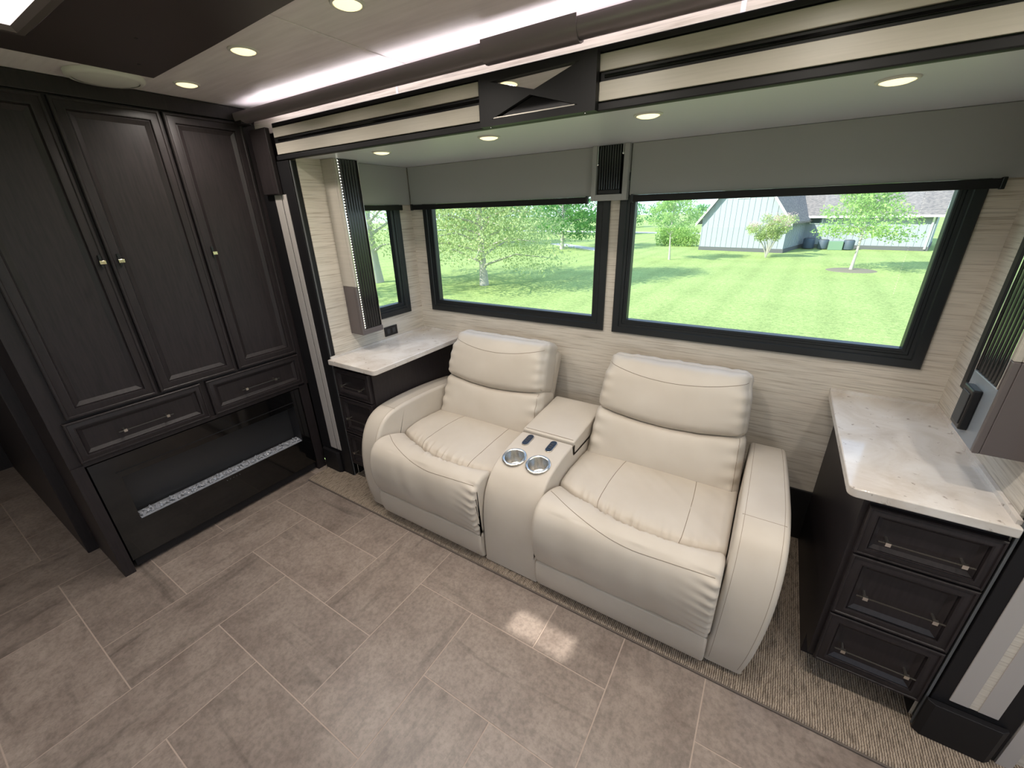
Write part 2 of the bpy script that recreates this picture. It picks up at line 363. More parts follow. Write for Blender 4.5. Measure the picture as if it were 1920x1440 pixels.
# windows: (outer frame rectangle) on the back wall
WB1 = (-2.019, -0.762, 0.980, 1.760); WB2 = (-0.711, 0.556, 0.980, 1.760)
FRW = 0.055
def shrink(r, a): return (r[0]+a, r[1]-a, r[2]+a, r[3]-a)
wall_holes('wall_back', 1, YB, 0.05, XL-.05, XR+.05, 0.0, ZS+.04, [shrink(WB1, FRW), shrink(WB2, FRW)])
WSL = (1.56, 2.040, 0.980, 1.760); WSR = (1.50, 1.990, 0.980, 1.760)
wall_holes('wall_left', 0, XL, 0.05, YF+.04, YB, 0.0, ZS+.04, [shrink(WSL, FRW)], outward=-1)
wall_holes('wall_right', 0, XR, 0.05, YF+.04, YB, 0.0, ZS+.04, [shrink(WSR, FRW)])
def window(name, axis, pos, inward, R, right_fat=0.0):
    """frame ring + glass. inward = sign of the direction into the room"""
    root = thing(name, (0, 0, 0), None, None); root['kind'] = 'structure'
    cz = R[2]; cu = (R[0]+R[1])/2
    root.location = (pos, cu, cz) if axis == 0 else (cu, pos, cz)
    U, Nn = ((0, 1, 0), (inward, 0, 0)) if axis == 0 else ((1, 0, 0), (0, inward, 0))
    O = (pos, 0, 0) if axis == 0 else (0, pos, 0)
    m_ = MB(); prof = [(0, 0.001), (0, 0.012), (0.004, 0.016), (0.034, 0.016), (0.038, 0.010), (0.050, 0.010), (0.052, 0.004), (0.060, 0.004), (0.062, 0.006), (0.070, 0.006), (0.073, 0.002), (0.0755, -0.028)]
    m_.rings(O, U, (0, 0, 1), Nn, R[0], R[1], R[2], R[3], prof, cap=False, back=False)
    m_.build('window_frame', 'frame', root, smooth=30)
    s = shrink(R, 0.058); gp = -0.022
    gm = MB(); gm.rings(O, U, (0, 0, 1), Nn, s[0], s[1], s[2], s[3], [(0, gp), (0.0, gp)], cap=False, back=False)
    t = Vector(O) + Vector(Nn) * gp; Uv = Vector(U)
    gm = MB().add([t + Uv*s[0] + Vector((0,0,s[2])), t + Uv*s[1] + Vector((0,0,s[2])), t + Uv*s[1] + Vector((0,0,s[3])), t + Uv*s[0] + Vector((0,0,s[3]))], [(0, 1, 2, 3)])
    gm.build('pane', 'glass', root, recalc=False)
    return root
window('window_1', 1, YB, -1, WB1); window('window_2', 1, YB, -1, WB2)
window('window_3', 0, XL, 1, WSL); window('window_4', 0, XR, -1, WSR)
# slide ceiling and main ceiling (main one has an unseen opening added to cast the sun patch)
o = MB().box((XL-.05, YF+.012, ZS), (XR+.05, YB+.05, ZS+.04)).build('ceiling_slide', 'slideceil'); struct(o)
SKX, SKY_ = -0.56 + ZC*SUN.x/SUN.z, 1.012 + ZC*SUN.y/SUN.z
hole = (SKX-.150, SKX+.150, SKY_-.072, SKY_+.072)
def ceiling():
    b = MB(); X = [RX0, hole[0], hole[1], RX1]; Y = [RY0, hole[2], hole[3], 1.44]
    for i in range(3):
        for j in range(3):
            if i == 1 and j == 1: continue
            for z in (ZC, ZC+.03): b.add([(X[i],Y[j],z),(X[i+1],Y[j],z),(X[i+1],Y[j+1],z),(X[i],Y[j+1],z)], [(0,1,2,3)])
    for (xa, xb, ya, yb) in (hole, (RX0, RX1, RY0, 1.44)):
        c = [(xa, ya), (xb, ya), (xb, yb), (xa, yb)]
        for k in range(4):
            p, q = c[k], c[(k+1) % 4]; b.add([(p[0],p[1],ZC),(q[0],q[1],ZC),(q[0],q[1],ZC+.03),(p[0],p[1],ZC+.03)], [(0,1,2,3)])
    struct(b.build('ceiling', 'ceiling', recalc=False))
ceiling()
for k, x in enumerate((-1.318, 0.62, 1.9)):
    struct(MB().box((x-.011, RY0, ZC-.003), (x+.011, 1.40, ZC-.0002)).build('trim_seam', 'ceiling', bevel=.002))
# strip of wall between the header and the ceiling, and the walls beside the slide opening
struct(MB().box((-2.435, 1.402, 2.0), (RX1, 1.44, ZC-.0005)).build('wall_header', 'wallpaper'))
struct(MB().box((-0.194, 1.3995, 2.0), (-0.182, 1.402, ZC-.0005)).build('trim_5', 'ceiling'))
struct(MB().box((-1.393, 1.3995, 2.0), (-1.381, 1.402, ZC-.0005)).build('trim_6', 'ceiling'))
struct(MB().box((0.838, 1.385, 0.0), (RX1, 1.44, ZC-.12)).build('wall_front_right', 'wallpaper'))
# unseen rest of the coach: opposite wall with its windows, windshield end, rear end
wall_holes('wall_opposite', 1, RY0, 0.05, RX0, RX1, 0.0, ZC, [(-1.6, -0.2, 1.0, 1.75), (0.3, 2.3, 0.9, 1.80)], outward=-1)
wall_holes('wall_windshield', 0, RX1, 0.05, RY0, 1.40, 0.0, ZC, [(-1.1, 1.2, 0.8, 1.95)])
wall_holes('wall_rear', 0, RX0, 0.05, RY0, 1.44, 0.0, ZC, [], 'black', outward=-1)
struct(MB().box((RX0, 1.41, 0), (XL-.06, 1.45, ZC)).build('wall_behind_cabinet', 'black'))

# ------------------------------------------------------------------ header fascia of the slide-out
def fascia():
    r = thing('slideout_header', (-0.6, YF, 1.868), 'long dark header above the slide-out opening with two cream bands', 'header')
    MB().box((-2.215, YF+.004, 1.868), (1.5, YF+.022, 2.026)).build('backing', 'blackflat', r, bevel=.002)
    MB().box((-2.215, YF-.006, 1.868), (1.5, YF+.004, 1.889)).box((-2.2, YF-.006, 2.010), (1.5, YF+.004, 2.026)).build('edge_moulding', 'blackflat', r, bevel=.003)
    for (a, b) in ((-2.203, -0.967), (-0.543, 1.5)):
        MB().box((a, YF-.004, 1.893), (b, YF+.004, 1.941)).build('cream_band', 'fascia', r, bevel=.0015)
        MB().box((a, YF-.004, 1.966), (b, YF+.004, 2.007)).build('cream_band', 'fascia', r, bevel=.0015)
        # narrow glossy inlay in the gap between the two bands
        MB().box((a+.02, YF-.0005, 1.950), (b, YF+.004, 1.958)).build('inlay', 'blackgloss', r, bevel=.001)
    return r
fascia()
def emblem():
    y0, y1 = YF-.031, YF-.007
    r = thing('header_mirror_box', (-0.742, y0, 1.868), 'dark box on the header with two mirrored triangles crossing like an hourglass', 'decorative box')  # mirror box without a lamp; its upper triangle reflects a ceiling downlight
    x0, x1, z0, z1 = -0.946, -0.535, 1.868, 2.013
    up = [(-0.900, 1.991), (-0.583, 1.996), (-0.738, 1.948)]; lo = [(-0.900, 1.887), (-0.590, 1.889), (-0.752, 1.936)]
    outer = [(x0, z0), (x1, z0), (x1, z1), (x0, z1)]
    polys = [outer, up, lo]; tri = tessellate_polygon([[Vector((p[0], p[1], 0)) for p in q] for q in polys])
    flat = [p for q in polys for p in q]; b = MB()
    b.add([(p[0], y0, p[1]) for p in flat], [tuple(t) for t in tri])
    for q, d in ((outer, y1), (up, y0+.013), (lo, y0+.013)):
        for k in range(len(q)):
            p, s = q[k], q[(k+1) % len(q)]; b.add([(p[0], y0, p[1]), (s[0], y0, s[1]), (s[0], d, s[1]), (p[0], d, p[1])], [(0, 1, 2, 3)])
    b.add([(p[0], y1, p[1]) for p in outer], [(0, 1, 2, 3)])
    b.build('housing', 'blackflat', r, recalc=False)
    for q in (up, lo):
        tl = .032 if q is up else 0.0
        bb = MB(); bb.add([(p[0], y0+.011+(p[1]-1.948)*tl, p[1]) for p in q], [(0, 1, 2)]); bb.build('mirror_triangle', 'mirror' if q is up else 'blackgloss', r, recalc=False)
    MB().box((-.893, y0+.0005, 1.8885), (-.600, y0+.0095, 1.8915)).build('lower_edge', 'nickel', r)
    for x in (-0.91, -0.57): MB().lathe([(0, 0), (.004, 0), (.004, .003), (0, .003)], (x, y0+.012, z0-.003), 12).build('screw', 'chrome', r)
    return r
emblem()
# round moulding with the cove light above it
def moulding():
    r = thing('cove_moulding', (-0.5, 1.325, 2.03), 'dark bronze half-round moulding along the ceiling hiding a light strip', 'moulding')
    b = MB()
    prof = [(1.325+.028*math.cos(a), 2.062+.028*math.sin(a)) for a in np.linspace(PI, 2*PI+.6, 18)]
    prof = [(1.302, 2.078)] + prof + [(1.352, 2.090)]
    prof = [(1.297, 2.072), (1.297, 2.060), (1.300, 2.048), (1.308, 2.038), (1.320, 2.033), (1.333, 2.033), (1.343, 2.036), (1.347, 2.042), (1.346, 2.050), (1.340, 2.0505), (1.308, 2.0505), (1.303, 2.076), (1.298, 2.078)]
    prof = [(p[0]-.003, p[1]+.007) for p in prof]; b.prism(prof, 0, -2.41, RX1-.02); b.build('rail', 'tube', r, smooth=50)
    b = MB(); p2 = [(1.293, 2.086), (1.292, 2.058), (1.296, 2.044), (1.306, 2.032), (1.320, 2.027), (1.335, 2.028), (1.348, 2.034), (1.354, 2.046), (1.3505, 2.046), (1.3455, 2.0365), (1.333, 2.0325), (1.320, 2.0325), (1.3075, 2.0375), (1.2995, 2.048), (1.2965, 2.060), (1.2965, 2.086)]
    p2 = [(p[0]-.003, p[1]+.006) for p in p2]; b.prism(p2, 0, -0.905, -0.585); b.build('joint_sleeve', 'tube', r, smooth=50)
    b = MB(); b.box((-2.24, 1.334, 2.0577), (RX1-.1, 1.337, 2.0740)); b.build('light_strip', 'cove', r)
    MB().box((-2.435, 1.30, 2.034), (-2.36, 1.352, 2.086)).build('end_block', 'black', r, bevel=.003)
    return r
moulding()
cl = bpy.data.lights.new('cove_lamp', 'AREA'); cl.shape = 'RECTANGLE'; cl.size = 5.2; cl.size_y = 0.02; cl.energy = COVE_W; cl.color = (1.0, 0.93, 0.97)
clo = bpy.data.objects.new('cove_lamp', cl); C.objects.link(clo); clo.location = (0.25, 1.322, 2.066); clo.rotation_euler = (PI, 0, 0)

# ------------------------------------------------------------------ trim columns at both ends of the opening
def column(name, x0, x1, seal_x, strips, block, corbel, mirror_label, cat='trim column'):
    r = thing(name, ((x0+x1)/2, YF, 0), mirror_label, cat)
    MB().box((x0, YF, 0.016), (x1, YF+.045, 1.866)).build('post', 'blackflat', r, bevel=.002)
    for (a, b) in strips: MB().box((a, YF-.003, 0.185), (b, YF+.002, 1.715)).build('inlay_strip', 'stripwood', r, bevel=.001)
    MB().box((seal_x-.003, YF+.004, 0.018), (seal_x+.003, YF+.009, 1.865)).build('seal', 'seal', r)
    bx = block; ch = .016
    MB().prism([(bx[0], YF-.002), (bx[0], YF-.012), (bx[0]+ch, YF-.024), (bx[1]-ch, YF-.024), (bx[1], YF-.012), (bx[1], YF-.002)], 2, 0.0165, 0.165).build('plinth_block', 'blackflat', r, bevel=.002)
    if corbel:
        MB().box((corbel[0], YF-.026, 1.716), (corbel[1], YF-.002, 2.012)).build('top_block', 'black', r, bevel=.004)
    return r
column('opening_column', -2.42, -2.134, -2.127, [(-2.316, -2.258), (-2.250, -2.211)], (-2.400, -2.228), (-2.372, -2.232), 'black trim column beside the tall cabinet with two pale vertical strips')
column('opening_column', 0.655, 0.836, 0.6475, [(0.690, 0.733), (0.752, 0.795)], (0.645, 0.822), None, 'black trim column at the far right beside the right desk with pale strips')
struct(MB().box((0.733, YF-.001, 0.185), (0.752, YF+.001, 1.715)).build('trim_7', 'wallpaper'))
struct(MB().box((0.838, YF-.004, 0.0), (0.872, YF+.022, 1.866)).build('trim_8', 'stripwood'))

# baseboard behind the recliner
struct(MB().box((XL, YB-.012, 0.016), (XR, YB-.001, 0.300)).build('baseboard_back', 'baseboard', bevel=.002))
struct(MB().box((XR-.0028, YF+.04, 0.016), (XR-.0005, YB-.012, 0.300)).build('baseboard_right', 'baseboard'))
struct(MB().box((XL+.0005, YF+.04, 0.016), (XL+.003, YB-.012, 0.300)).build('baseboard_left', 'baseboard'))

# ================================================================== TALL CABINET, LEFT
DOORP = [(0, 0.0), (0, .019), (.003, .022), (.010, .022), (.013, .0185), (.034, .0225), (.040, .0215), (.043, .014), (.047, .0155), (.064, .006)]
DRAWP = [(0, 0.0), (0, .019), (.003, .022), (.008, .022), (.010, .0185), (.026, .0225), (.031, .0215), (.033, .014), (.036, .0155), (.050, .006)]
def pull(parent, P, along, out, half, name='drawer_pull'):
    """slim bar pull on two square metal posts; P centre on the face, along/out unit vectors"""
    P, A, O_ = Vector(P), Vector(along), Vector(out); Z = A.cross(O_)
    h = MB().tube([P - A*(half*1.28) + O_*.030, P + A*(half*1.28) + O_*.030], .0028, 6).build(name, 'smoke', parent, smooth=50)
    for s in (-1, 1):
        c = P + A*half*s; b = MB(); b.tube([c, c + O_*.028], .0038, 6); vs = []
        q = .0062
        cc = c + O_*.031
        vs = [cc + A*(i*q) + Z*(j*q) + O_*(k*.005) for k in (-1, 1) for (i, j) in ((-1, -1), (1, -1), (1, 1), (-1, 1))]
        b.add(vs, [(3,2,1,0),(4,5,6,7),(0,1,5,4),(1,2,6,5),(2,3,7,6),(3,0,4,7)])
        b.build('pull_post', 'nickel', h)
    return h
def tall_cabinet():
    X = -2.440
    r = thing('tall_cabinet', (-2.62, 0.80, 0), 'tall black cabinet with three panelled doors and two drawers above the fireplace', 'cabinet')
    b = MB(); b.box((-2.80, .243, .62), (X, 1.358, 2.1165)); b.box((-2.80, .243, .012), (X-.10, 1.358, .62))
    b.box((X-.10, .243, 0.0), (X+.009, .286, .62)); b.box((X-.10, 1.302, 0.0), (X+.009, 1.358, .62)); b.box((X-.02, .286, .612), (X+.009, 1.302, .632))
    b.build('body', 'black', r)
    MB().box((X-.001, .25, 2.056), (X+.016, 1.405, 2.1165)).build('frieze', 'black', r, bevel=.003)
    MB().box((X-.001, 1.340, .62), (X+.010, 1.405, 2.056)).build('side_stile', 'black', r, bevel=.002)
    for (y0, y1, yk) in ((.300, .623, .604), (.636, .985, .666), (.997, 1.334, 1.034)):
        d = MB().rings((X, 0, 0), (0, 1, 0), (0, 0, 1), (1, 0, 0), y0, y1, .838, 2.050, DOORP).build('door', 'black', r, smooth=25)
        k = MB().box((X+.022, yk-.0045, 1.432), (X+.030, yk+.0045, 1.480)).tube([(X+.020, yk, 1.452), (X+.044, yk, 1.452)], .005, 8)
        k = k.build('knob', 'plasticblack', d); MB().box((X+.043, yk-.010, 1.444), (X+.049, yk+.010, 1.459)).build('knob_tip', 'brass', k, bevel=.001)
    for (y0, y1) in ((.282, .798), (.824, 1.338)):
        d = MB().rings((X, 0, 0), (0, 1, 0), (0, 0, 1), (1, 0, 0), y0, y1, .634, .826, DRAWP).build('drawer', 'black', r, smooth=25)
        yc = (y0+y1)/2 + .0
        pull(r, (X+.006, yc, .724), (0, 1, 0), (1, 0, 0), .083)
    return r
tall_cabinet()
def fireplace():
    X = -2.440
    r = thing('electric_fireplace', (-2.47, .794, .012), 'black glass electric fireplace with a line of clear crystals under the tall cabinet', 'fireplace')
    # glass front with a real window opening
    b = MB(); b.rings((X, 0, 0), (0, 1, 0), (0, 0, 1), (1, 0, 0), .290, 1.299, .060, .608, [(0, -.03), (0, .003), (.003, .006), (.012, .006)], cap=False, back=False)
    def rect(y0, y1, z0, z1): b.add([(X+.006, y0, z0), (X+.006, y1, z0), (X+.006, y1, z1), (X+.006, y0, z1)], [(0, 1, 2, 3)])
    wy0, wy1, wz0, wz1 = .383, 1.243, .254, .500
    rect(.302, wy0, .072, .596); rect(wy1, 1.287, .072, .596); rect(wy0, wy1, .072, wz0); rect(wy0, wy1, wz1, .596)
    b.build('glass_front', 'blackgloss', r, recalc=False)
    b = MB(); x1 = X-.085
    b.add([(x1, wy0, wz0), (x1, wy1, wz0), (x1, wy1, wz1), (x1, wy0, wz1)], [(0, 1, 2, 3)])
    for (p, q) in (((wy0, wz0), (wy1, wz0)), ((wy1, wz0), (wy1, wz1)), ((wy1, wz1), (wy0, wz1)), ((wy0, wz1), (wy0, wz0))):
        b.add([(X+.006, p[0], p[1]), (X+.006, q[0], q[1]), (x1, q[0], q[1]), (x1, p[0], p[1])], [(0, 1, 2, 3)])
    b.build('firebox', mat('charcoal firebox', rgb(40, 40, 42), .35), r, recalc=False)
    rnd = random.Random(3); b = MB()
    b.box((X-.07, wy0+.003, wz0), (X+.002, wy1-.003, wz0+.006))
    for k in range(520):
        c = Vector((X-.004-abs(rnd.gauss(0, .018)), rnd.uniform(wy0+.006, wy1-.006), wz0+.006+rnd.random()*.014)); s = rnd.uniform(.004, .009)
        R_ = Matrix.Rotation(rnd.random()*6, 3, Vector((rnd.random(), rnd.random(), rnd.random()+.1)))
        vs = [c + R_ @ (Vector(q)*s) for q in ((1,0,0),(-1,0,0),(0,1,0),(0,-1,0),(0,0,1.2),(0,0,-1.2))]
        b.add(vs, [(0,2,4),(2,1,4),(1,3,4),(3,0,4),(2,0,5),(1,2,5),(3,1,5),(0,3,5)])
    o = b.build('ember_crystals', 'crystal', r); o['kind'] = 'stuff'
    for k in range(5): MB().lathe([(0, 0), (.0022, 0), (.0022, .0012), (0, .0012)], (X+.0062, .775+k*.017, .236), 8, axis=0).build('touch_button', 'seal', r)
    MB().box((X+.006, .37, .528), (X+.0085, 1.25, .533)).build('reflection_band', 'blackflat', r, bevel=.0008)  # raised satin strip in place of a faint reflection band on the glass
    b = MB(); b.box((X-.02, .30, .018), (X-.004, 1.29, .062)); b.build('base_panel', 'blackflat', r)
    MB().box((X-.002, .47, .058), (X+.005, .66, .0605)).build('lower_lip', 'plasticblack', r)
    return r
fireplace()
o = MB().box((-4.40, .200, 0), (-2.803, 1.36, 2.1165)).build('hall_cabinet', 'black', bevel=.004)
tag(o, 'plain black cabinet side in the hallway beyond the tall cabinet', 'cabinet')

# ================================================================== DESKS
def slab(x0, x1, y0, y1, z0, z1, corner, rr=.022):
    """countertop outline with one rounded front corner"""
    pts = []
    if corner == 'l':
        pts += [(x0 + rr - rr*math.cos(a), y0 + rr - rr*math.sin(a)) for a in np.linspace(0, PI/2, 7)]; pts += [(x1, y0), (x1, y1), (x0, y1)]
    else:
        pts += [(x0, y0)]; pts += [(x1 - rr + rr*math.sin(a), y0 + rr - rr*math.cos(a)) for a in np.linspace(0, PI/2, 7)]; pts += [(x1, y1), (x0, y1)]
    return MB().prism(pts, 2, z0, z1)
def desk(side):
    R_ = side == 'r'
    px0, px1 = (.345, .6435) if R_ else (-2.1265, -1.812)
    tx0, tx1 = (.297, .6455) if R_ else (-2.1285, -1.735)
    ty = 1.352 if R_ else 1.342
    t = slab(tx0, tx1, ty, YB-.001, .803, .833, 'l' if R_ else 'r').build('marble_countertop', 'stone', smooth=40, bevel=.0035)
    tag(t, 'polished pale marble worktop of the right desk near the camera' if R_ else 'long pale marble worktop in the left corner below the side window', 'countertop', None)
    xs = XR-.012 if R_ else XL+.001
    MB().box((xs, ty+.02, .833), (xs+.011, YB-.001, .846)).box((tx0 if R_ else XL+.012, YB-.012, .833), (xs if R_ else tx1, YB-.001, .846)).build('back_lip', 'stone', t)
    r = thing('drawer_pedestal', ((px0+px1)/2, 1.75, 0.016), 'black three-drawer desk pedestal under the right marble worktop' if R_ else 'black three-drawer desk pedestal behind the left arm of the recliner', 'drawer unit')
    b = MB(); b.box((px0, 1.384, .113), (px1, 2.140, .8025)); b.box((px0, 1.468, .0162), (px1, 2.140, .113)); b.build('body', 'black', r)
    dx0, dx1 = (px0+.014, px1-.003) if R_ else (px0+.003, px1-.014)
    for (z0, z1) in ((.119, .345), (.352, .600), (.607, .780)):
        MB().rings((0, 1.384, 0), (1, 0, 0), (0, 0, 1), (0, -1, 0), dx0, dx1, z0, z1, DRAWP if z1-z0 > .2 else [(a*.8, h) for a, h in DRAWP]).build('drawer', 'black', r, smooth=25)
        pull(r, ((dx0+dx1)/2, 1.378, (z0+z1)/2-.012), (1, 0, 0), (0, -1, 0), .080)
    return r
desk('r'); desk('l')

# ================================================================== SHADES
def shade(kind, label, a, b, ra, rb):
    """kind: 'back', 'left', 'right'; a..b extent of the cassette, ra..rb of the black bottom rail"""
    z0, z1, d = 1.661, 1.8795, .016
    if kind == 'back': box = lambda u0, u1, zz0, zz1, dd0, dd1: ((u0, YB-dd1, zz0), (u1, YB-dd0, zz1)); loc = ((a+b)/2, YB-.01, z0)
    elif kind == 'left': box = lambda u0, u1, zz0, zz1, dd0, dd1: ((XL+dd0, u0, zz0), (XL+dd1, u1, zz1)); loc = (XL+.01, (a+b)/2, z0)
    else: box = lambda u0, u1, zz0, zz1, dd0, dd1: ((XR-dd1, u0, zz0), (XR-dd0, u1, zz1)); loc = (XR-.01, (a+b)/2, z0)
    r = thing('roller_shade', loc, label, 'window shade')
    MB().box(*box(a, b, z0, z1, .001, .001+d)).build('fabric_cassette', 'valance', r, bevel=.003)
    MB().box(*box(ra, rb, 1.630, 1.660, .0185, .034)).build('bottom_rail', 'blackflat', r, bevel=.002)
    if kind == 'back':
        for u in (ra+.006, rb-.006): MB().box(*box(u-.006, u+.006, 1.627, 1.6645, .0195, .037)).build('rail_end_cap', 'plasticblack', r, bevel=.002)
    return r
shade('back', 'grey beige roller shade cassette above the left rear window', -2.111, -0.860, -2.100, -0.872)
shade('back', 'grey beige roller shade cassette above the large right rear window', -0.668, 0.628, -0.655, 0.585)
shade('left', 'short grey roller shade cassette above the small left side window', 1.70, 2.139, 1.72, 2.05)
shade('right', 'grey roller shade cassette on the right side wall of the slide-out', 1.66, 2.139, 1.50, 2.00)

# ================================================================== SCONCES
def flutes(b, y0, y1, n, plane, amp, z0, z1, axis):
    pts = []
    for i in range(n*6+1):
        t = i/(n*6); u = y0+(y1-y0)*t; pts.append((u, plane + amp*abs(math.sin(PI*t*n))))
    back = plane - amp*1.5
    if axis == 'x': poly = [(p[1], p[0]) for p in pts] + [(back, y1), (back, y0)]
    else: poly = [(p[0], p[1]) for p in pts] + [(y1, back), (y0, back)]
    return b.prism(poly, 2, z0, z1)
def sconce(side):
    s = 1 if side == 'l' else -1
    w0 = XL+.001 if side == 'l' else XR-.001
    X = lambda d: w0 + s*d
    y0, y1 = (1.535, 1.690) if side == 'l' else (1.455, 1.640)
    zb = .945 if side == 'l' else .968; zt = 1.8795; zs = 1.228; D = .110
    r = thing('wall_sconce', (X(.05), (y0+y1)/2, zb), 'tall cream and taupe wall sconce with dark fluted front on the left wall' if side == 'l'
              else 'tall wall sconce at the right edge with a switch on its grey lower plate', 'wall light')
    MB().box((X(0), y0, zs), (X(D-.014), y1, zt)).build('upper_housing', 'fascia', r, bevel=.003)
    MB().box((X(0), y0, zb), (X(D-.014), y1, zs-.001)).build('lower_housing', 'taupe', r, bevel=.003)
    MB().box((X(D-.0139), y0+.002, zs), (X(D), y0+.014, zt)).build('side_edge', 'fascia', r, bevel=.002)
    MB().box((X(D-.0139), y0, zb), (X(D), y0+.014, zs-.001)).build('side_edge', 'taupe', r, bevel=.002)
    fz = zb+.032 if side == 'l' else zb+.180
    b = MB(); b.box((X(D-.0139), y0+.015, fz), (X(D-.009), y1-.001, zt-.0005)); b.build('recess', 'void', r)
    b = MB()
    plane = X(D-.006)
    pts = []; n = 6; ya, yb = y0+.034, y1-.018
    for i in range(n*8+1):
        t = i/(n*8); pts.append((plane + s*.0055*abs(math.sin(PI*t*n))**.6, ya+(yb-ya)*t))
    poly = pts + [(X(D-.0089), yb), (X(D-.0089), ya)]; b.prism(poly, 2, fz+.002, zt-.001); b.build('fluted_panel', 'fluted', r, smooth=40)
    for yy in (y0+.0160, y1-.010): MB().box((X(D-.012), yy-.0018, fz), (X(D+.003), yy+.0022, zt-.001)).build('chrome_edge', 'chrome', r, bevel=.001)
    lower = 'taupe' if side == 'l' else 'seal'
    if side == 'l': MB().box((X(D-.0139), y0+.0141, zb), (X(D), y1, fz-.001)).build('bottom_lip', 'taupe', r, bevel=.002)
    else:
        MB().box((X(D-.0139), y0+.0141, zb), (X(D), y1, fz-.001)).build('lower_plate', mat('blue grey satin plate', rgb(120, 126, 134), .35), r, bevel=.002)
        sw = MB().box((X(D), 1.530, .998), (X(D+.020), 1.600, 1.118)).build('switch', 'plasticblack', r, bevel=.004)
        MB().box((X(D+.020), 1.540, 1.012), (X(D+.0225), 1.590, 1.104)).build('rocker', 'rubber', sw, bevel=.001)
    b = MB(); n = 64
    for i in range(n):
        z = fz+.01 + (zt-fz-.02)*i/(n-1); b.box((X(D-.0088), y0+.0215, z-.003), (X(D-.0010), y0+.0255, z+.003))
    b.build('led_strip', 'ledbead', r)['kind'] = 'stuff'
    return r
sconce('l'); sconce('r')
def centre_sconce():
    r = thing('wall_sconce', (-.763, YB-.03, 1.64), 'short wall sconce with black fluted panel between the two rear windows', 'wall light')
    yf = YB-.045
    b = MB(); b.rings((0, yf, 0), (1, 0, 0), (0, 0, 1), (0, -1, 0), -.853, -.673, 1.640, 1.960, [(0, -.044), (0, 0.0), (.003, .003), (.021, .003), (.024, 0), (.024, -.02)], cap=False, back=True)
    b = MB(); b.box((-.853, yf, 1.640), (-.830, YB-.001, 1.8795)).box((-.697, yf, 1.640), (-.673, YB-.001, 1.8795)).box((-.8305, yf, 1.640), (-.6965, YB-.001, 1.668))
    b.build('housing', 'valance', r, bevel=.002)
    b = MB(); b.box((-.8295, yf+.03, 1.669), (-.6975, YB-.002, 1.879)); b.build('recess', 'void', r)
    pts = []; n = 9; xa, xb = -.822, -.712
    for i in range(n*8+1):
        t = i/(n*8); pts.append((xa+(xb-xa)*t, yf+.014-.005*abs(math.sin(PI*t*n))**.6))
    MB().prism(pts + [(xb, yf+.0295), (xa, yf+.0295)], 2, 1.690, 1.879).build('fluted_panel', 'fluted', r, smooth=40)
    MB().box((-.822, yf+.012, 1.6695), (-.712, yf+.0295, 1.689)).build('lamp_holder', 'plasticblack', r, bevel=.002)
    for x, zz in ((-.8265, 1.80), (-.7035, 1.84)):
        rod = MB().tube([(x, yf+.008, zz), (x, yf+.008, 1.878)], .0022, 8).build('chrome_rod', 'chrome', r, smooth=60)
        MB().lathe([(0, -.006), (.005, -.004), (.006, 0), (.005, .004), (0, .006)], (x, yf+.008, zz), 12).build('rod_finial', 'chrome', rod, smooth=60)
    return r
centre_sconce()
def outlet():
    r = thing('outlet_plate', (XL+.001, 1.840, .857), 'black outlet plate on the left wall just above the worktop', 'outlet')
    MB().box((XL+.001, 1.785, .857), (XL+.007, 1.895, .920)).build('plate', 'plasticblack', r, bevel=.0015)
    for y in (1.817, 1.862): MB().box((XL+.007, y-.013, .873), (XL+.0085, y+.013, .905)).build('socket', 'rubber', r, bevel=.001)
outlet()

# ================================================================== CEILING FITTINGS
def downlight(x, y, z, label, power, group, lens='warm'):
    r = thing('downlight', (x, y, z-.006), label, 'recessed light', group)
    MB().lathe([(.036, -.0005), (.037, -.005), (.041, -.0058), (.045, -.003), (.046, -.0005)], (x, y, z), 36).build('trim_ring', 'whiteplastic', r, smooth=50)
    MB().lathe([(0, -.0115), (.014, -.0110), (.026, -.0090), (.0345, -.0055), (.0365, -.0020)], (x, y, z), 36).build('lens', lens, r, smooth=80)
    ld = bpy.data.lights.new('lamp', 'AREA'); ld.shape = 'DISK'; ld.size = .058; ld.energy = power; ld.spread = math.radians(152); ld.color = (1.0, .92, .83)
    lo = bpy.data.objects.new('lamp', ld); C.objects.link(lo); lo.parent = r; lo.location = (0, 0, -.008)
    return r
CG = 'recessed lights in the main ceiling'; SG = 'recessed lights in the slide-out ceiling'
downlight(-1.085, .950, ZC, 'recessed light cut by the top edge of the photo', DOWNLIGHT_W, CG)
downlight(-1.630, .962, ZC, 'middle of the three lit recessed lights in the main ceiling', DOWNLIGHT_W, CG)
downlight(-2.181, 1.018, ZC, 'recessed light nearest the tall black cabinet', DOWNLIGHT_W, CG)
for x, t in ((-1.693, 'smallest recessed light in the slide-out ceiling, over the left worktop'), (-1.073, 'recessed light in the slide-out ceiling below the mirrored header box'),
             (-.445, 'recessed light in the slide-out ceiling right of the centre sconce'), (.169, 'largest recessed light in the slide-out ceiling, over the big right window')):
    downlight(x, 1.562, ZS, t, SLIDE_W, SG)
for x in (-.54, .01, .56, 1.4, 2.3): downlight(x, .95, ZC, 'recessed light in the main ceiling out of view above the camera', DOWNLIGHT_W, CG)
for x in (-2.9, -1.2, .4, 1.8): downlight(x, -.98, ZC, 'recessed light along the opposite wall behind the camera', DOWNLIGHT_W, CG)
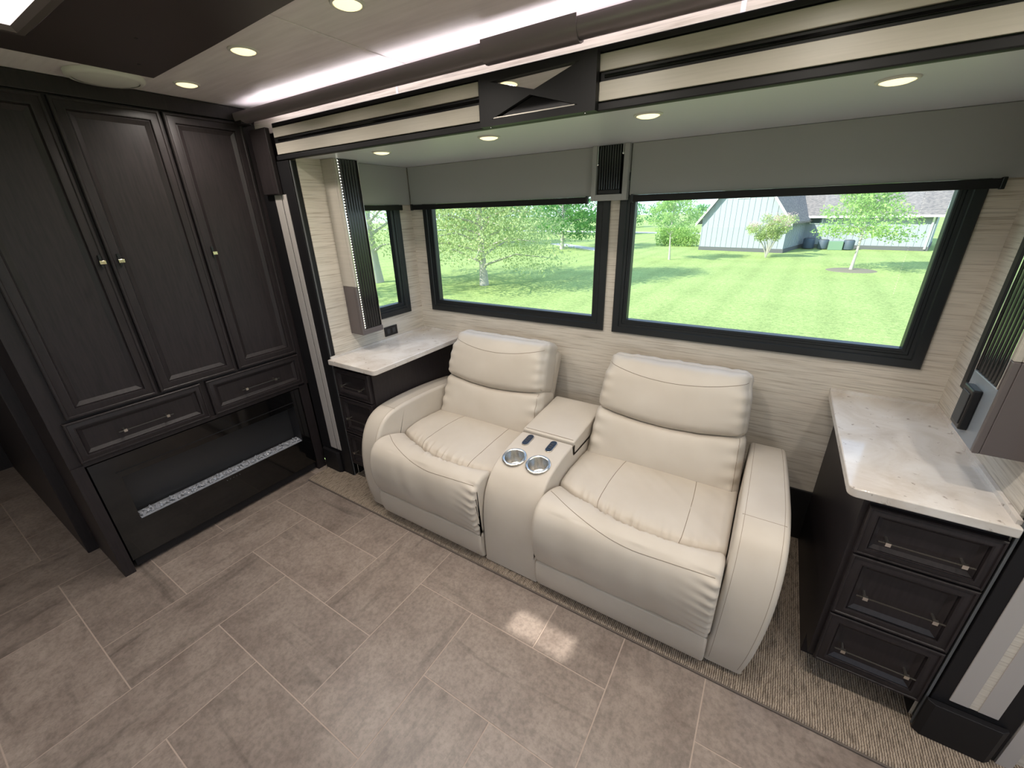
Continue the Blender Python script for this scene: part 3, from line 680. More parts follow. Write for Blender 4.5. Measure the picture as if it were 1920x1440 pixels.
def dark_panel():
    r = thing('ceiling_panel', (-.8, 0, 2.10), 'dark brown ceiling panel above the tall cabinet doors with a bright light well', 'ceiling panel')
    z0, z1 = 2.100, 2.1175
    outer = [(-2.116, -.85), (1.2, -.85), (1.2, .66), (.2, .76), (-.6, .805), (-1.24, .838), (-1.6, .858), (-2.121, .880)]
    hole_ = [(-1.930, -.45), (-.30, -.45), (-.30, .512), (-1.930, .516)]
    tri = tessellate_polygon([[Vector((p[0], p[1], 0)) for p in q] for q in (outer, hole_)]); flat = outer + hole_
    b = MB(); b.add([(p[0], p[1], z0) for p in flat], [tuple(t) for t in tri]); b.add([(p[0], p[1], z1) for p in flat], [tuple(t) for t in tri])
    for q in (outer, hole_):
        for k in range(len(q)):
            p, s_ = q[k], q[(k+1) % len(q)]; b.add([(p[0], p[1], z0), (s_[0], s_[1], z0), (s_[0], s_[1], z1), (p[0], p[1], z1)], [(0, 1, 2, 3)])
    b.build('panel', 'darkpanel', r, recalc=False)
    MB().box((-1.925, -.445, 2.108), (-.305, .507, 2.112)).build('light_diffuser', 'skylight', r)
    b = MB(); b.rings((0, 0, 2.1075), (1, 0, 0), (0, 1, 0), (0, 0, -1), -1.929, -.301, -.449, .511, [(0, 0), (.001, .012), (.018, .012), (.030, .001)], cap=False, back=True); b.build('well_frame', 'taupe', r)
    for x, y in ((-1.72, .70), (-1.98, .79)): MB().lathe([(0, -.001), (.005, -.001), (.005, 0)], (x, y, z0), 10).build('screw', 'rubber', r)
    return r
dark_panel()
def speaker():
    r = thing('ceiling_speaker', (-2.285, .79, 2.09), 'round white disc on the ceiling between the dark panel and the cabinet', 'ceiling speaker')
    c = (-2.285, .790, ZC-.0005)
    MB().lathe([(.118, 0), (.117, -.012), (.110, -.018), (.098, -.019)], c, 48).build('rim', 'whiteplastic', r, smooth=50)
    MB().lathe([(0, -.026), (.05, -.0245), (.085, -.021), (.098, -.0165)], c, 48).build('grille', 'whiteplastic', r, smooth=80)
speaker()
def sun_opening():  # frame of the unseen opening added so the sun lights a floor patch
    r = thing('sun_opening', ((hole[0]+hole[1])/2, (hole[2]+hole[3])/2, ZC), 'unseen ceiling opening added behind the camera to cast the sun patch', 'ceiling opening')
    b = MB(); b.rings((0, 0, ZC), (1, 0, 0), (0, 1, 0), (0, 0, -1), hole[0]-.03, hole[1]+.03, hole[2]-.03, hole[3]+.03, [(0, 0), (.002, .008), (.028, .008), (.030, 0)], cap=False); b.build('opening_frame', 'whiteplastic', r)
sun_opening()
# a few shallow roof sheets so no other daylight comes through the roof

# ================================================================== RECLINING LOVESEAT
rngs = np.random.RandomState(5)
def wob(x, seed, f0=1.0, k=6):
    r_ = np.random.RandomState(seed); s = 0
    for i in range(k): s = s + math.sin(x*f0*(1+i*.73)*2*PI + r_.rand()*6.28) * (.8**i) * (r_.rand()*.6+.4)
    return s / 2.2
def normals2(P):
    P = np.array(P); T = np.roll(P, -1, 0) - np.roll(P, 1, 0); T /= np.linalg.norm(T, axis=1)[:, None] + 1e-9
    area = .5*np.sum(P[:, 0]*np.roll(P[:, 1], -1) - np.roll(P[:, 0], -1)*P[:, 1])
    Nn = np.stack([T[:, 1], -T[:, 0]], 1); return Nn if area > 0 else -Nn
def loft(b, prof, x0f, x1f, r, nu=24, nr=6):
    """closed profile prof(u)->(n,2) of (y,z); ends at x0f(y,z), x1f(y,z), ends rounded with radius r"""
    st = [(0, r*(1-math.cos(t)), r*(1-math.sin(t))) for t in np.linspace(0, PI/2, nr)]
    secs = [(u, dx, ins) for (u, dx, ins) in st] + [(t, None, 0) for t in np.linspace(0, 1, nu+2)[1:-1]] + [(1, dx, ins) for (u, dx, ins) in reversed(st)]
    vs = []; n = None
    for (u, dx, ins) in secs:
        P = np.array(prof(min(max(u, 0), 1))); n = len(P)
        if ins > 0: P = P - normals2(P)*ins
        for (y, z) in P:
            a, c = x0f(y, z), x1f(y, z)
            if dx is None: x = a + r + (c-a-2*r)*u
            elif u == 0: x = a + dx
            else: x = c - dx
            vs.append((x, y, z))
    m_ = len(secs); fs = [(i*n+k, i*n+(k+1) % n, (i+1)*n+(k+1) % n, (i+1)*n+k) for i in range(m_-1) for k in range(n)]
    fs += [tuple(range(n-1, -1, -1)), tuple((m_-1)*n+k for k in range(n))]
    return b.add(vs, fs)
def soft_grid(n):
    """cube surface grid, merged vertices"""
    idx = {}; V_ = []; F_ = []
    def vid(p):
        k = tuple(round(c, 5) for c in p)
        if k not in idx: idx[k] = len(V_); V_.append(p)
        return idx[k]
    tt = [math.sin(PI/2*t)*.35+t*.65 for t in np.linspace(-1, 1, n+1)]
    for ax in range(3):
        for s in (-1, 1):
            for i in range(n):
                for j in range(n):
                    q = []
                    for (a, c) in ((i, j), (i+1, j), (i+1, j+1), (i, j+1)):
                        p = [0, 0, 0]; p[ax] = s; p[(ax+1) % 3] = tt[a]; p[(ax+2) % 3] = tt[c]; q.append(vid(tuple(p)))
                    F_.append(tuple(q))
    return V_, F_
GRID = soft_grid(44); GRIDS = soft_grid(16)
def soft(P, h, r):
    P = np.array(P); h = np.array(h); pos = P*h; q = np.clip(pos, -(h-r), h-r); d = pos-q; l = np.linalg.norm(d)
    return q + d/l*r if l > 1e-9 else pos
def pillow(b, f, grid=None):
    V_, F_ = grid or GRID
    return b.add([f(p) for p in V_], F_)
def stitch(parent, pts, r=.0011, name='stitching', m_='stitch'):
    return MB().tube([tuple(p) for p in pts], r, 5).build(name, m_, parent, smooth=80)

def loveseat():
    r = thing('reclining_loveseat', (-.8185, 1.65, .0165), 'cream leather reclining loveseat with centre console facing into the room', 'recliner sofa')
    FZ = .018
    CX = -.8185
    # ---------------- arms
    armp = catmull([(1.238, .028), (1.214, .15), (1.212, .30), (1.230, .42), (1.270, .515), (1.330, .575), (1.42, .600), (1.60, .604), (1.80, .594), (1.98, .574), (2.045, .548), (2.068, .49), (2.070, .30), (2.070, .028)], 7)
    armp = [tuple(p) for p in armp]
    for s in (1, -1):
        if s == 1:
            xin = lambda y, z: .026 + .016*min(z, .5)/.5
            xout = lambda y, z: .1565 + .045*math.sin(min(z, .55)/.55*PI/2) - .014*max(0, (y-1.5)/.55)
        else:
            xin = lambda y, z: -1.664 - .008*min(z, .5)/.5
            xout = lambda y, z: -1.788 - .018*math.sin(min(z, .55)/.55*PI/2)
        b = MB()
        if s == 1: loft(b, lambda u: armp, xin, xout, .018, 8)
        else: loft(b, lambda u: armp, xout, xin, .018, 8)
        a = b.build('arm', 'leather', r, smooth=60)
        nn = normals2(armp)
        line = lambda fx, off: [(fx(y, z)+off, y+n_[0]*(-.0006), z+n_[1]*(-.0006)) for (y, z), n_ in zip(armp[2:70], nn[2:70])]
        stitch(a, line(xin, s*.020)); stitch(a, line(xout, -s*.020))
        k = 41; (y, z) = armp[k]
        stitch(a, [(xin(y, z)+(xout(y, z)-xin(y, z))*t, y-nn[k][0]*.0004, z-nn[k][1]*.0004) for t in np.linspace(.08, .92, 10)])
    # ---------------- console
    conp = catmull([(1.222, .022), (1.216, .15), (1.217, .30), (1.240, .41), (1.283, .475), (1.340, .517), (1.42, .541), (1.50, .553), (1.580, .558), (1.592, .553), (1.598, .530), (1.603, .508), (1.64, .506), (1.90, .506), (2.03, .500), (2.055, .46), (2.06, .022)], 6)
    conp = [tuple(p) for p in conp]
    x0, x1 = CX-.1425, CX+.1425
    b = MB(); loft(b, lambda u: conp, lambda y, z: x0, lambda y, z: x1, .010, 10)
    con = b.build('console', 'leather', r, smooth=50)
    cups = [(CX-.068, 1.392), (CX+.058, 1.392)]
    th = math.atan2(.016, .08)
    Rm = Matrix.Rotation(th, 4, 'X')
    base = np.array(r.location)
    for (cx, cy) in cups:      # cut the two cup wells
        zc = .5345
        mb = MB().lathe([(0, -.075), (.0475, -.075), (.0475, .03), (0, .03)], (0, 0, 0), 32)
        me = bpy.data.meshes.new('tmp'); me.from_pydata([tuple(Rm @ Vector(q)) for q in mb.v], [], mb.f)
        bm = bmesh.new(); bm.from_mesh(me); bmesh.ops.remove_doubles(bm, verts=bm.verts, dist=1e-6); bmesh.ops.recalc_face_normals(bm, faces=bm.faces); bm.to_mesh(me); bm.free()
        cut = bpy.data.objects.new('tmp', me); C.objects.link(cut); cut.location = (cx, cy, zc)
        md = con.modifiers.new('b', 'BOOLEAN'); md.object = cut; md.operation = 'DIFFERENCE'; md.solver = 'EXACT'
        bpy.context.view_layer.update(); dg = bpy.context.evaluated_depsgraph_get()
        nm = bpy.data.meshes.new_from_object(con.evaluated_get(dg)); con.modifiers.clear(); con.data = nm
        bpy.data.objects.remove(cut); 
        def lay(mb2):
            mb2.v = [tuple(Rm @ Vector(q) + Vector((cx, cy, zc+.0035))) for q in mb2.v]; return mb2
        c = lay(MB().lathe([(.047, -.004), (.0585, -.001), (.0590, .0015), (.0565, .0045), (.0510, .0050), (.0470, .0030), (.0455, -.004), (.0440, -.068), (.041, -.0715), (0, -.0715)], (0, 0, 0), 48)).build('cup_holder', 'steel', r, smooth=50)
    con.name = 'console'
    for xx in (CX-.072, CX+.056):     # power switches, pill shaped
        zc, yc = .5535, 1.528; tilt = Matrix.Rotation(.10, 4, 'X')
        def pill(w, l, z0, z1):
            pts = []
            for k in range(17): a = PI*k/16; pts.append((w*math.cos(a), l-w+w*math.sin(a)))
            for k in range(17): a = PI+PI*k/16; pts.append((w*math.cos(a), -(l-w)+w*math.sin(a)))
            mb2 = MB().prism(pts, 2, z0, z1); mb2.v = [tuple(tilt @ Vector(q) + Vector((xx, yc, zc))) for q in mb2.v]; return mb2
        sw = pill(.0175, .0450, -.003, .0085).build('control_panel', 'nickel', r, smooth=40, bevel=.001)
        pill(.0155, .0430, .0085, .0098).build('control_face', 'plasticblack', sw, smooth=40)
        mb2 = MB()
        for dy in (-.015, 0, .015): mb2.box((-.008, dy-.005, .0098), (.008, dy+.005, .0108))
        mb2.v = [tuple(tilt @ Vector(q) + Vector((xx, yc, zc))) for q in mb2.v]; mb2.build('control_button', 'rubber', sw)
    # lid of the console
    def lidf(p):
        q = soft(p, (.1435, .195, .034), .008); y = 1.795 + q[1]; z = .5365 + q[2] + .032*(q[1]+.195)/.39*(q[2] > 0) + .006*(1-p[0]**2)*(1-p[1]**2)*(q[2] > 0)
        return (CX+q[0], y, z)
    lid = pillow(MB(), lidf, GRIDS).build('console_lid', 'leather', r, smooth=60)
    stitch(lid, [np.array(lidf((a, -.93, 1)))+[0, 0, .0002] for a in np.linspace(-.92, .92, 8)])
    # ---------------- the two seats
    for si, (xa, xb) in enumerate(((-1.668, -.964), (-.673, .034))):
        W = xb-xa; cx = (xa+xb)/2; sd0 = 11+si*7
        def yc_(u): return 1.425 - .120*math.sin(min(1, u/.66)*PI/2) + (.035*((u-.66)/.34)**2 if u > .66 else 0)
        yf = 1.158
        def keys(u):
            yc = yc_(u)
            e = min(u, 1-u); bul = .012*math.sin(PI*u)
            return [(1.85, .06), (1.86, .30), (1.84, .43), (1.72, .455+bul), (1.58, .463+bul), (yc+.07, .460+bul*.6), (yc+.018, .446), (yc+.001, .414), (yc-.012, .444), (min(yc-.035, yf+.17), .480), (yf+.095, .492), (yf+.045, .474), (yf+.012, .43), (yf, .35), (yf+.010, .26), (yf+.034, .197), (yf+.050, .182), (yf+.10, .178), (1.6, .10), (1.70, .06)]
        NS = 9
        def prof(u):
            P = catmull(keys(u), NS, closed=True); Nn = normals2(P); yc = yc_(u); out = []
            for i, ((y, z), n_) in enumerate(zip(P, Nn)):
                k = i/NS; d = 0
                if 4.0 < k < 10.2:      # gathers running away from the crease
                    s_ = (y-yc); amp = math.exp(-(s_/.055)**2)*(1-math.exp(-(s_/.010)**2))
                    d += .0115*amp*wob(u + .15*s_, sd0+(3 if s_ < 0 else 0), 8)*math.sin(PI*min(1, max(0, u*1.02)))
                if 3.0 < k < 7:
                    d += .0022*wob(u*.8+y*1.3, sd0+5, 3)
                if 11 < k < 16.5:
                    e = 1-u; d += .0050*math.exp(-e/.05)*math.sin(z*170+u*20)*(1 if e < .2 else 0)
                    d += .003*wob(u+z*.5, sd0+9, 1.5)
                out.append((y+n_[0]*d, z+n_[1]*d))
            return out
        b = MB(); loft(b, prof, lambda y, z: xa, lambda y, z: xb, .020, 90, 7)
        seat = b.build('seat_cushion', 'leather', r, smooth=70)
        def on_seat(u, k, lift=.0004):
            P = prof(u); Nn = normals2(P); i = int(k*NS); f_ = k*NS-i; p = np.array(P[i])*(1-f_)+np.array(P[(i+1) % len(P)])*f_
            return (xa+.020+(W-.04)*u, p[0]+Nn[i][0]*lift, p[1]+Nn[i][1]*lift)
        kk = lambda u: 9.2 + 2.3*math.sin(min(1, u/.62)*PI/2) - .25*max(0, (u-.62)/.38)
        stitch(seat, [on_seat(u, kk(u)) for u in np.linspace(.0, 1.0, 60)])
        stitch(seat, [on_seat(.30-.02*math.sin(t*3), k) for t, k in zip(np.linspace(0, 1, 24), np.linspace(2.9, 6.8, 24))])
        stitch(seat, [on_seat(.78+.02*math.sin(t*3), k) for t, k in zip(np.linspace(0, 1, 24), np.linspace(2.9, 6.8, 24))])
        # lower front panel
        pp = [tuple(q) for q in catmull([(yf+.046, .180), (yf+.036, .165), (yf+.034, .11), (yf+.046, .055), (yf+.062, .030), (yf+.10, .026), (yf+.14, .05), (yf+.14, .17), (yf+.10, .181)], 6, closed=True)]
        loft(MB_ := MB(), lambda u: pp, lambda y, z: xa+.002, lambda y, z: xb-.002, .012, 12); MB_.build('footrest_panel', 'leather', r, smooth=60)
        # ---------------- back: shell, lumbar pillow, head pillow
        th_ = math.radians(22.2); eb = np.array([0, math.sin(th_), math.cos(th_)]); ec = np.array([0, -math.cos(th_), math.sin(th_)])
        F0 = np.array([cx, 1.722, .432])      # foot of the front plane
        def world(a, s_, c): return F0 + np.array([a, 0, 0]) + eb*s_ + ec*c
        def shell(p):
            q = soft(p, (.325, .245, .045), .03); return world(q[0], .275+q[1], -.195+q[2])
        pillow(MB(), shell, GRIDS).build('back_shell', 'leather', r, smooth=70)
        def lumbar(p):
            a_, b_, c_ = p; q = soft(p, (.350, .150, .085), .040)
            k = max(0, 1-a_*a_)**.5; kb = max(0, 1-abs(b_)**2.2)**.5
            x = q[0]*(1 - .02*b_); s_ = .132+q[1]; c = -.112+q[2]
            if c_ > 0 or q[2] > 0: c += .050*kb*(.40+.60*k)*min(1, max(0, q[2]/.085))
            s_ -= .034*(1-a_*a_)*(1+b_)/2*1.0 + .012*(1-a_*a_)*(1-b_)/2
            edge = math.exp(-((1-abs(a_))/.16)**2); c += .0060*edge*math.sin(b_*14+sd0)*max(0, q[2]/.085)
            top = math.exp(-((1-b_)/.22)**2); c += .0045*top*wob(a_*.5, sd0+2, 5)*max(0, q[2]/.085)*(1 if c_ >= 0 else 0)
            c += .003*wob(a_*.4+b_*.3, sd0+1, .9)*max(0, q[2]/.085)
            return world(x, s_, c)
        lum = pillow(MB(), lumbar).build('lumbar_pillow', 'leather', r, smooth=80)
        stitch(lum, [lumbar((.93, t, 1))+ec*.0004 for t in np.linspace(-.95, .9, 16)])
        def headf(p):
            a_, b_, c_ = p; q = soft(p, (.342, .150, .080), .046)
            k = max(0, 1-a_*a_)**.5; kb = max(0, 1-abs(b_)**2.4)**.5
            x = q[0]*(1 - .045*(b_+1)/2 - .012*max(0, b_)**3); s_ = .408+q[1]; c = -.090+q[2]
            c += .052*kb*(.45+.55*k)*max(0, q[2]/.080)
            s_ -= .040*(1-a_*a_)*(1-b_)/2
            # top rolls back and the corners are pinched
            if b_ > .2: c -= .030*((b_-.2)/.8)**2
            cor = math.exp(-(((1-abs(a_))/.13)**2 + ((b_-.55)/.22)**2)); c -= .022*cor*max(0, q[2]/.080); x -= math.copysign(.006, a_)*cor
            c += .0045*math.exp(-((1-abs(a_))/.15)**2)*math.sin(b_*17+sd0*2)*max(0, q[2]/.08)
            c += .004*math.exp(-((b_+1)/.2)**2)*wob(a_*.5, sd0+8, 4)*max(0, q[2]/.08)
            s_ += .004*math.exp(-((1-b_)/.2)**2)*wob(a_*.5, sd0+4, 4)
            c += .003*wob(a_*.4-b_*.3, sd0+6, .9)*max(0, q[2]/.08)
            return world(x, s_, c)
        hd = pillow(MB(), headf).build('head_pillow', 'leather', r, smooth=80)
        stitch(hd, [headf((a, .66-.34*(1-a*a)**.8, 1))+ec*.0006 for a in np.linspace(-.97, .97, 44)])
    # ---------------- base frame under the seats
    MB().box((-1.72, 1.30, .0165), (.08, 2.02, .055)).build('base_frame', 'void', r)
    return r
loveseat()

# ================================================================== OUTDOORS
GZ = -1.0
def lawn():
    b = MB(); xs = [-140, -60, -25, -8, 2, 12, 30, 80]; ys = [2.6, 8, 16, 26, 36, 60, 110, 200]
    vs = [(x, y, GZ) for y in ys for x in xs]; n = len(xs)
    b.add(vs, [(j*n+i, j*n+i+1, (j+1)*n+i+1, (j+1)*n+i) for j in range(len(ys)-1) for i in range(n-1)])
    xs = [-60, 60]; b.add([(-60, -60, GZ), (60, -60, GZ), (60, 2.6, GZ), (-60, 2.6, GZ)], [(0, 1, 2, 3)])
    o = b.build('lawn', 'lawn', recalc=False); struct(o)
lawn()
def ribbon(name, pts, wd, z, m_, label, cat):
    b = MB(); vs = []
    for i, p in enumerate(pts):
        a = Vector(pts[max(0, i-1)]); c = Vector(pts[min(len(pts)-1, i+1)]); t = (c-a).normalized(); nn = Vector((-t.y, t.x)) * wd/2
        vs += [(p[0]-nn.x, p[1]-nn.y, z), (p[0]+nn.x, p[1]+nn.y, z), (p[0]+nn.x, p[1]+nn.y, z-.06), (p[0]-nn.x, p[1]-nn.y, z-.06)]
    n = len(pts); fs = [(i*4+k, i*4+(k+1) % 4, (i+1)*4+(k+1) % 4, (i+1)*4+k) for i in range(n-1) for k in range(4)]
    o = b.add(vs, fs).build(name, m_); return tag(o, label, cat, kind='structure')
ribbon('road', [(-90, 66), (-40, 58), (-13, 51), (6, 47)], 2.2, GZ+.03, 'road', None, None)
ribbon('garden_path', [(-16.5, 33.5), (-13, 30.5), (-10.6, 28.6), (-9.2, 27.2)], 1.1, GZ+.03, 'road', None, None)

def leaf_mesh(parent, blobs, n, size, mname, seed, name='foliage', flat=.5, aspect=.55):
    """blobs: (cx,cy,cz,rx,ry,rz,weight); leaves are small bent quads"""
    rs = np.random.RandomState(seed); W_ = np.array([q[6] for q in blobs], float); W_ /= W_.sum(); vs = []; fs = []; tone = []
    ks = rs.choice(len(blobs), n, p=W_)
    for k in ks:
        cx, cy, cz, rx, ry, rz, _ = blobs[k]; d = rs.normal(size=3); d /= np.linalg.norm(d); rr = rs.rand()**.42
        c = np.array([cx+d[0]*rx*rr, cy+d[1]*ry*rr, cz+d[2]*rz*rr])
        nrm = rs.normal(size=3); nrm[2] += flat; nrm /= np.linalg.norm(nrm); t = np.cross(nrm, rs.normal(size=3)); t /= np.linalg.norm(t)+1e-9; s_ = np.cross(nrm, t)
        L_ = size*(.6+.8*rs.rand()); b0 = len(vs)
        vs += [c-t*L_/2, c+s_*L_*aspect/2+nrm*L_*.08, c+t*L_/2, c-s_*L_*aspect/2+nrm*L_*.08]; fs.append((b0, b0+1, b0+2, b0+3))
        tn = min(1, max(0, .45+.28*rs.normal())); tone += [tn]*4
    me = bpy.data.meshes.new(name); base = np.array(root_of(parent).location); me.from_pydata([tuple(v-base) for v in vs], [], fs); me.materials.append(M[mname])
    a = me.attributes.new('tone', 'FLOAT', 'POINT'); a.data.foreach_set('value', tone)
    o = bpy.data.objects.new(name, me); C.objects.link(o); o.parent = parent; return o
def tree(name, x, y, label, cat, h, crown_r, z_low, n, size, mname, seed, trunk_r=.10, group=None, nb=26, narrow=1.0, branches=14, shape='round', lean=0.0):
    r = thing(name, (x, y, GZ), label, cat, group); rs = random.Random(seed); b = MB()
    top = GZ+h
    tp = [(x+lean*t*h+.04*math.sin(t*5+seed), y+.04*math.cos(t*4), GZ+t*h*.93) for t in np.linspace(0, 1, 9)]
    b.tube(tp, [trunk_r*(1.25 if i == 0 else 1-.85*i/8) for i in range(9)], 8); blobs = []
    for k in range(branches):
        t = (z_low-GZ)/h + (1-(z_low-GZ)/h)*(k+.3)/branches; ang = k*2.4+rs.random()*.7
        if shape == 'round': rad = crown_r*math.sin(PI*min(1, max(.12, (t-(z_low-GZ)/h)/(1-(z_low-GZ)/h)*.86+.14)))**.6
        elif shape == 'cone': rad = crown_r*(1-.75*(k/branches))
        else: rad = crown_r*(.45+.55*math.sin(PI*k/branches))
        p0 = Vector((x+lean*t*h, y, GZ+t*h*.93)); dz = .35*rad if shape != 'cone' else .12*rad
        p1 = p0 + Vector((math.cos(ang)*rad, math.sin(ang)*rad, dz)); pm = (p0+p1)/2 + Vector((0, 0, .10*rad))
        b.tube([p0, pm, p1], [trunk_r*.35, trunk_r*.2, trunk_r*.06], 5)
        for q, s_ in ((p1, .36), ((p1+pm)/2, .40), (pm, .34)):
            j = crown_r*.14; blobs.append((q.x+rs.uniform(-j, j), q.y+rs.uniform(-j, j), q.z+rs.uniform(-j, j)*.5, crown_r*s_*narrow, crown_r*s_*narrow, crown_r*s_*.55, 1))
    b.build('trunk', 'bark', r, smooth=60)
    leaf_mesh(r, blobs, n, size, mname, seed); return r
# big pale trees near the left windows
tree('shade_tree', -9.59, 13.18, 'pale green tree with grey trunk seen through the left rear window', 'tree', 6.8, 2.75, -.25, 38000, .095, 'leaf_grey', 3, .15, branches=46, shape='cone')
tree('shade_tree', -18.5, 3.4, 'tree outside the frame whose shadow lies across the lawn', 'tree', 9.0, 2.8, .2, 6000, .14, 'leaf_grey', 5, .2, branches=20, shape='drum')
tree('shade_tree', -14.35, 12.0, 'tree with thick grey trunk seen through the small side window', 'tree', 7.0, 2.6, .2, 9000, .11, 'leaf_grey', 8, .22, branches=24, shape='drum')
tree('oak_tree', -13.6, 28.6, 'dense darker green tree right of the pale tree in the left window', 'tree', 5.2, 2.5, -.4, 9000, .16, 'leaf_dark', 12, .14, branches=18)
tree('oak_tree', -22.5, 31.0, 'dark green tree behind the pale tree in the left window', 'tree', 6.0, 3.6, -.4, 7000, .22, 'leaf_dark', 14, .16, branches=18)
tree('young_tree', -5.10, 24.1, 'slender bright green tree left of the white house', 'tree', 3.25, 1.15, .15, 5200, .10, 'leaf_bright', 21, .05, branches=18, shape='round')
tree('young_tree', 2.603, 22.31, 'bright green tree in a mulch ring before the white house', 'tree', 3.9, 1.45, .25, 7500, .10, 'leaf_bright', 25, .055, branches=24, shape='cone')
tree('oak_tree', 10.2, 29.0, 'green tree at the right end of the house in the big window', 'tree', 5.6, 1.9, -.7, 9000, .16, 'leaf_bright', 31, .12, branches=18)
o = MB().lathe([(0, .035), (.55, .03), (.80, .015), (.86, 0)], (2.603, 22.31, GZ), 28).build('mulch_ring', 'mulch', smooth=60); tag(o, 'ring of brown mulch on the lawn around the young tree', 'mulch')
def bush():
    r = thing('flowering_bush', (-.648, 26.6, GZ), 'vase shaped bush with pale pink blossoms before the white gable', 'bush'); rs = random.Random(4); b = MB(); bl = []; bp = []
    for k in range(13):
        a = k*2.4; rad = rs.uniform(.45, 1.0); h = rs.uniform(1.45, 2.1)
        p = [(-.648+math.cos(a)*rad*t**1.3+.03*math.sin(t*6), 26.6+math.sin(a)*rad*t**1.3, GZ+h*t) for t in np.linspace(0, 1, 6)]
        b.tube(p, [.032, .026, .02, .015, .010, .006], 5); q = p[-1]; m_ = p[3]
        bl += [(q[0], q[1], q[2]-.1, .32, .32, .26, 1), (m_[0], m_[1], m_[2]+.15, .28, .28, .26, .8)]; bp.append((q[0], q[1], q[2]+.05, .26, .26, .24, 1))
    b.build('stems', 'bark', r, smooth=60); leaf_mesh(r, bl, 5200, .085, 'leaf_grey', 51); leaf_mesh(r, bp, 1100, .06, 'leaf_pink', 52, name='blossoms')
bush()
# distant tree line and hedge
rs = random.Random(9)
FAR = [(-19.2, 46, 2.5, 1.5), (-15.6, 48, 2.3, 1.5), (-23.4, 47, 3.6, 2.0), (-29, 46, 4.4, 2.4), (-36, 44, 5.2, 2.8), (-14.6, 62, 2.9, 2.2), (-10.2, 70, 2.8, 2.2), (-26, 72, 3.2, 2.8), (-33, 66, 4.4, 3.2), (-43, 60, 5.6, 3.8), (-54, 52, 6.4, 4.4), (-20.4, 66, 3.1, 2.4), (-4.9, 60, 2.4, 2.0)]
for k, (x, y, h, cr) in enumerate(FAR):
    tree('distant_tree', x, y, 'small dark green tree in the far tree line across the lawn', 'tree', h, cr, GZ+.3, 1500, .26, 'leaf_dark', 60+k, .07, group='trees in the far tree line', branches=10)
def hedge():
    r = thing('hedge', (-6.6, 33, GZ), 'low bright green hedge beside the left end of the white house', 'hedge')
    leaf_mesh(r, [(-7.6+k*.5, 33.4-k*.1, GZ+.55, .62, .5, .75, 1) for k in range(5)], 4200, .13, 'leaf_bright', 91)
hedge()

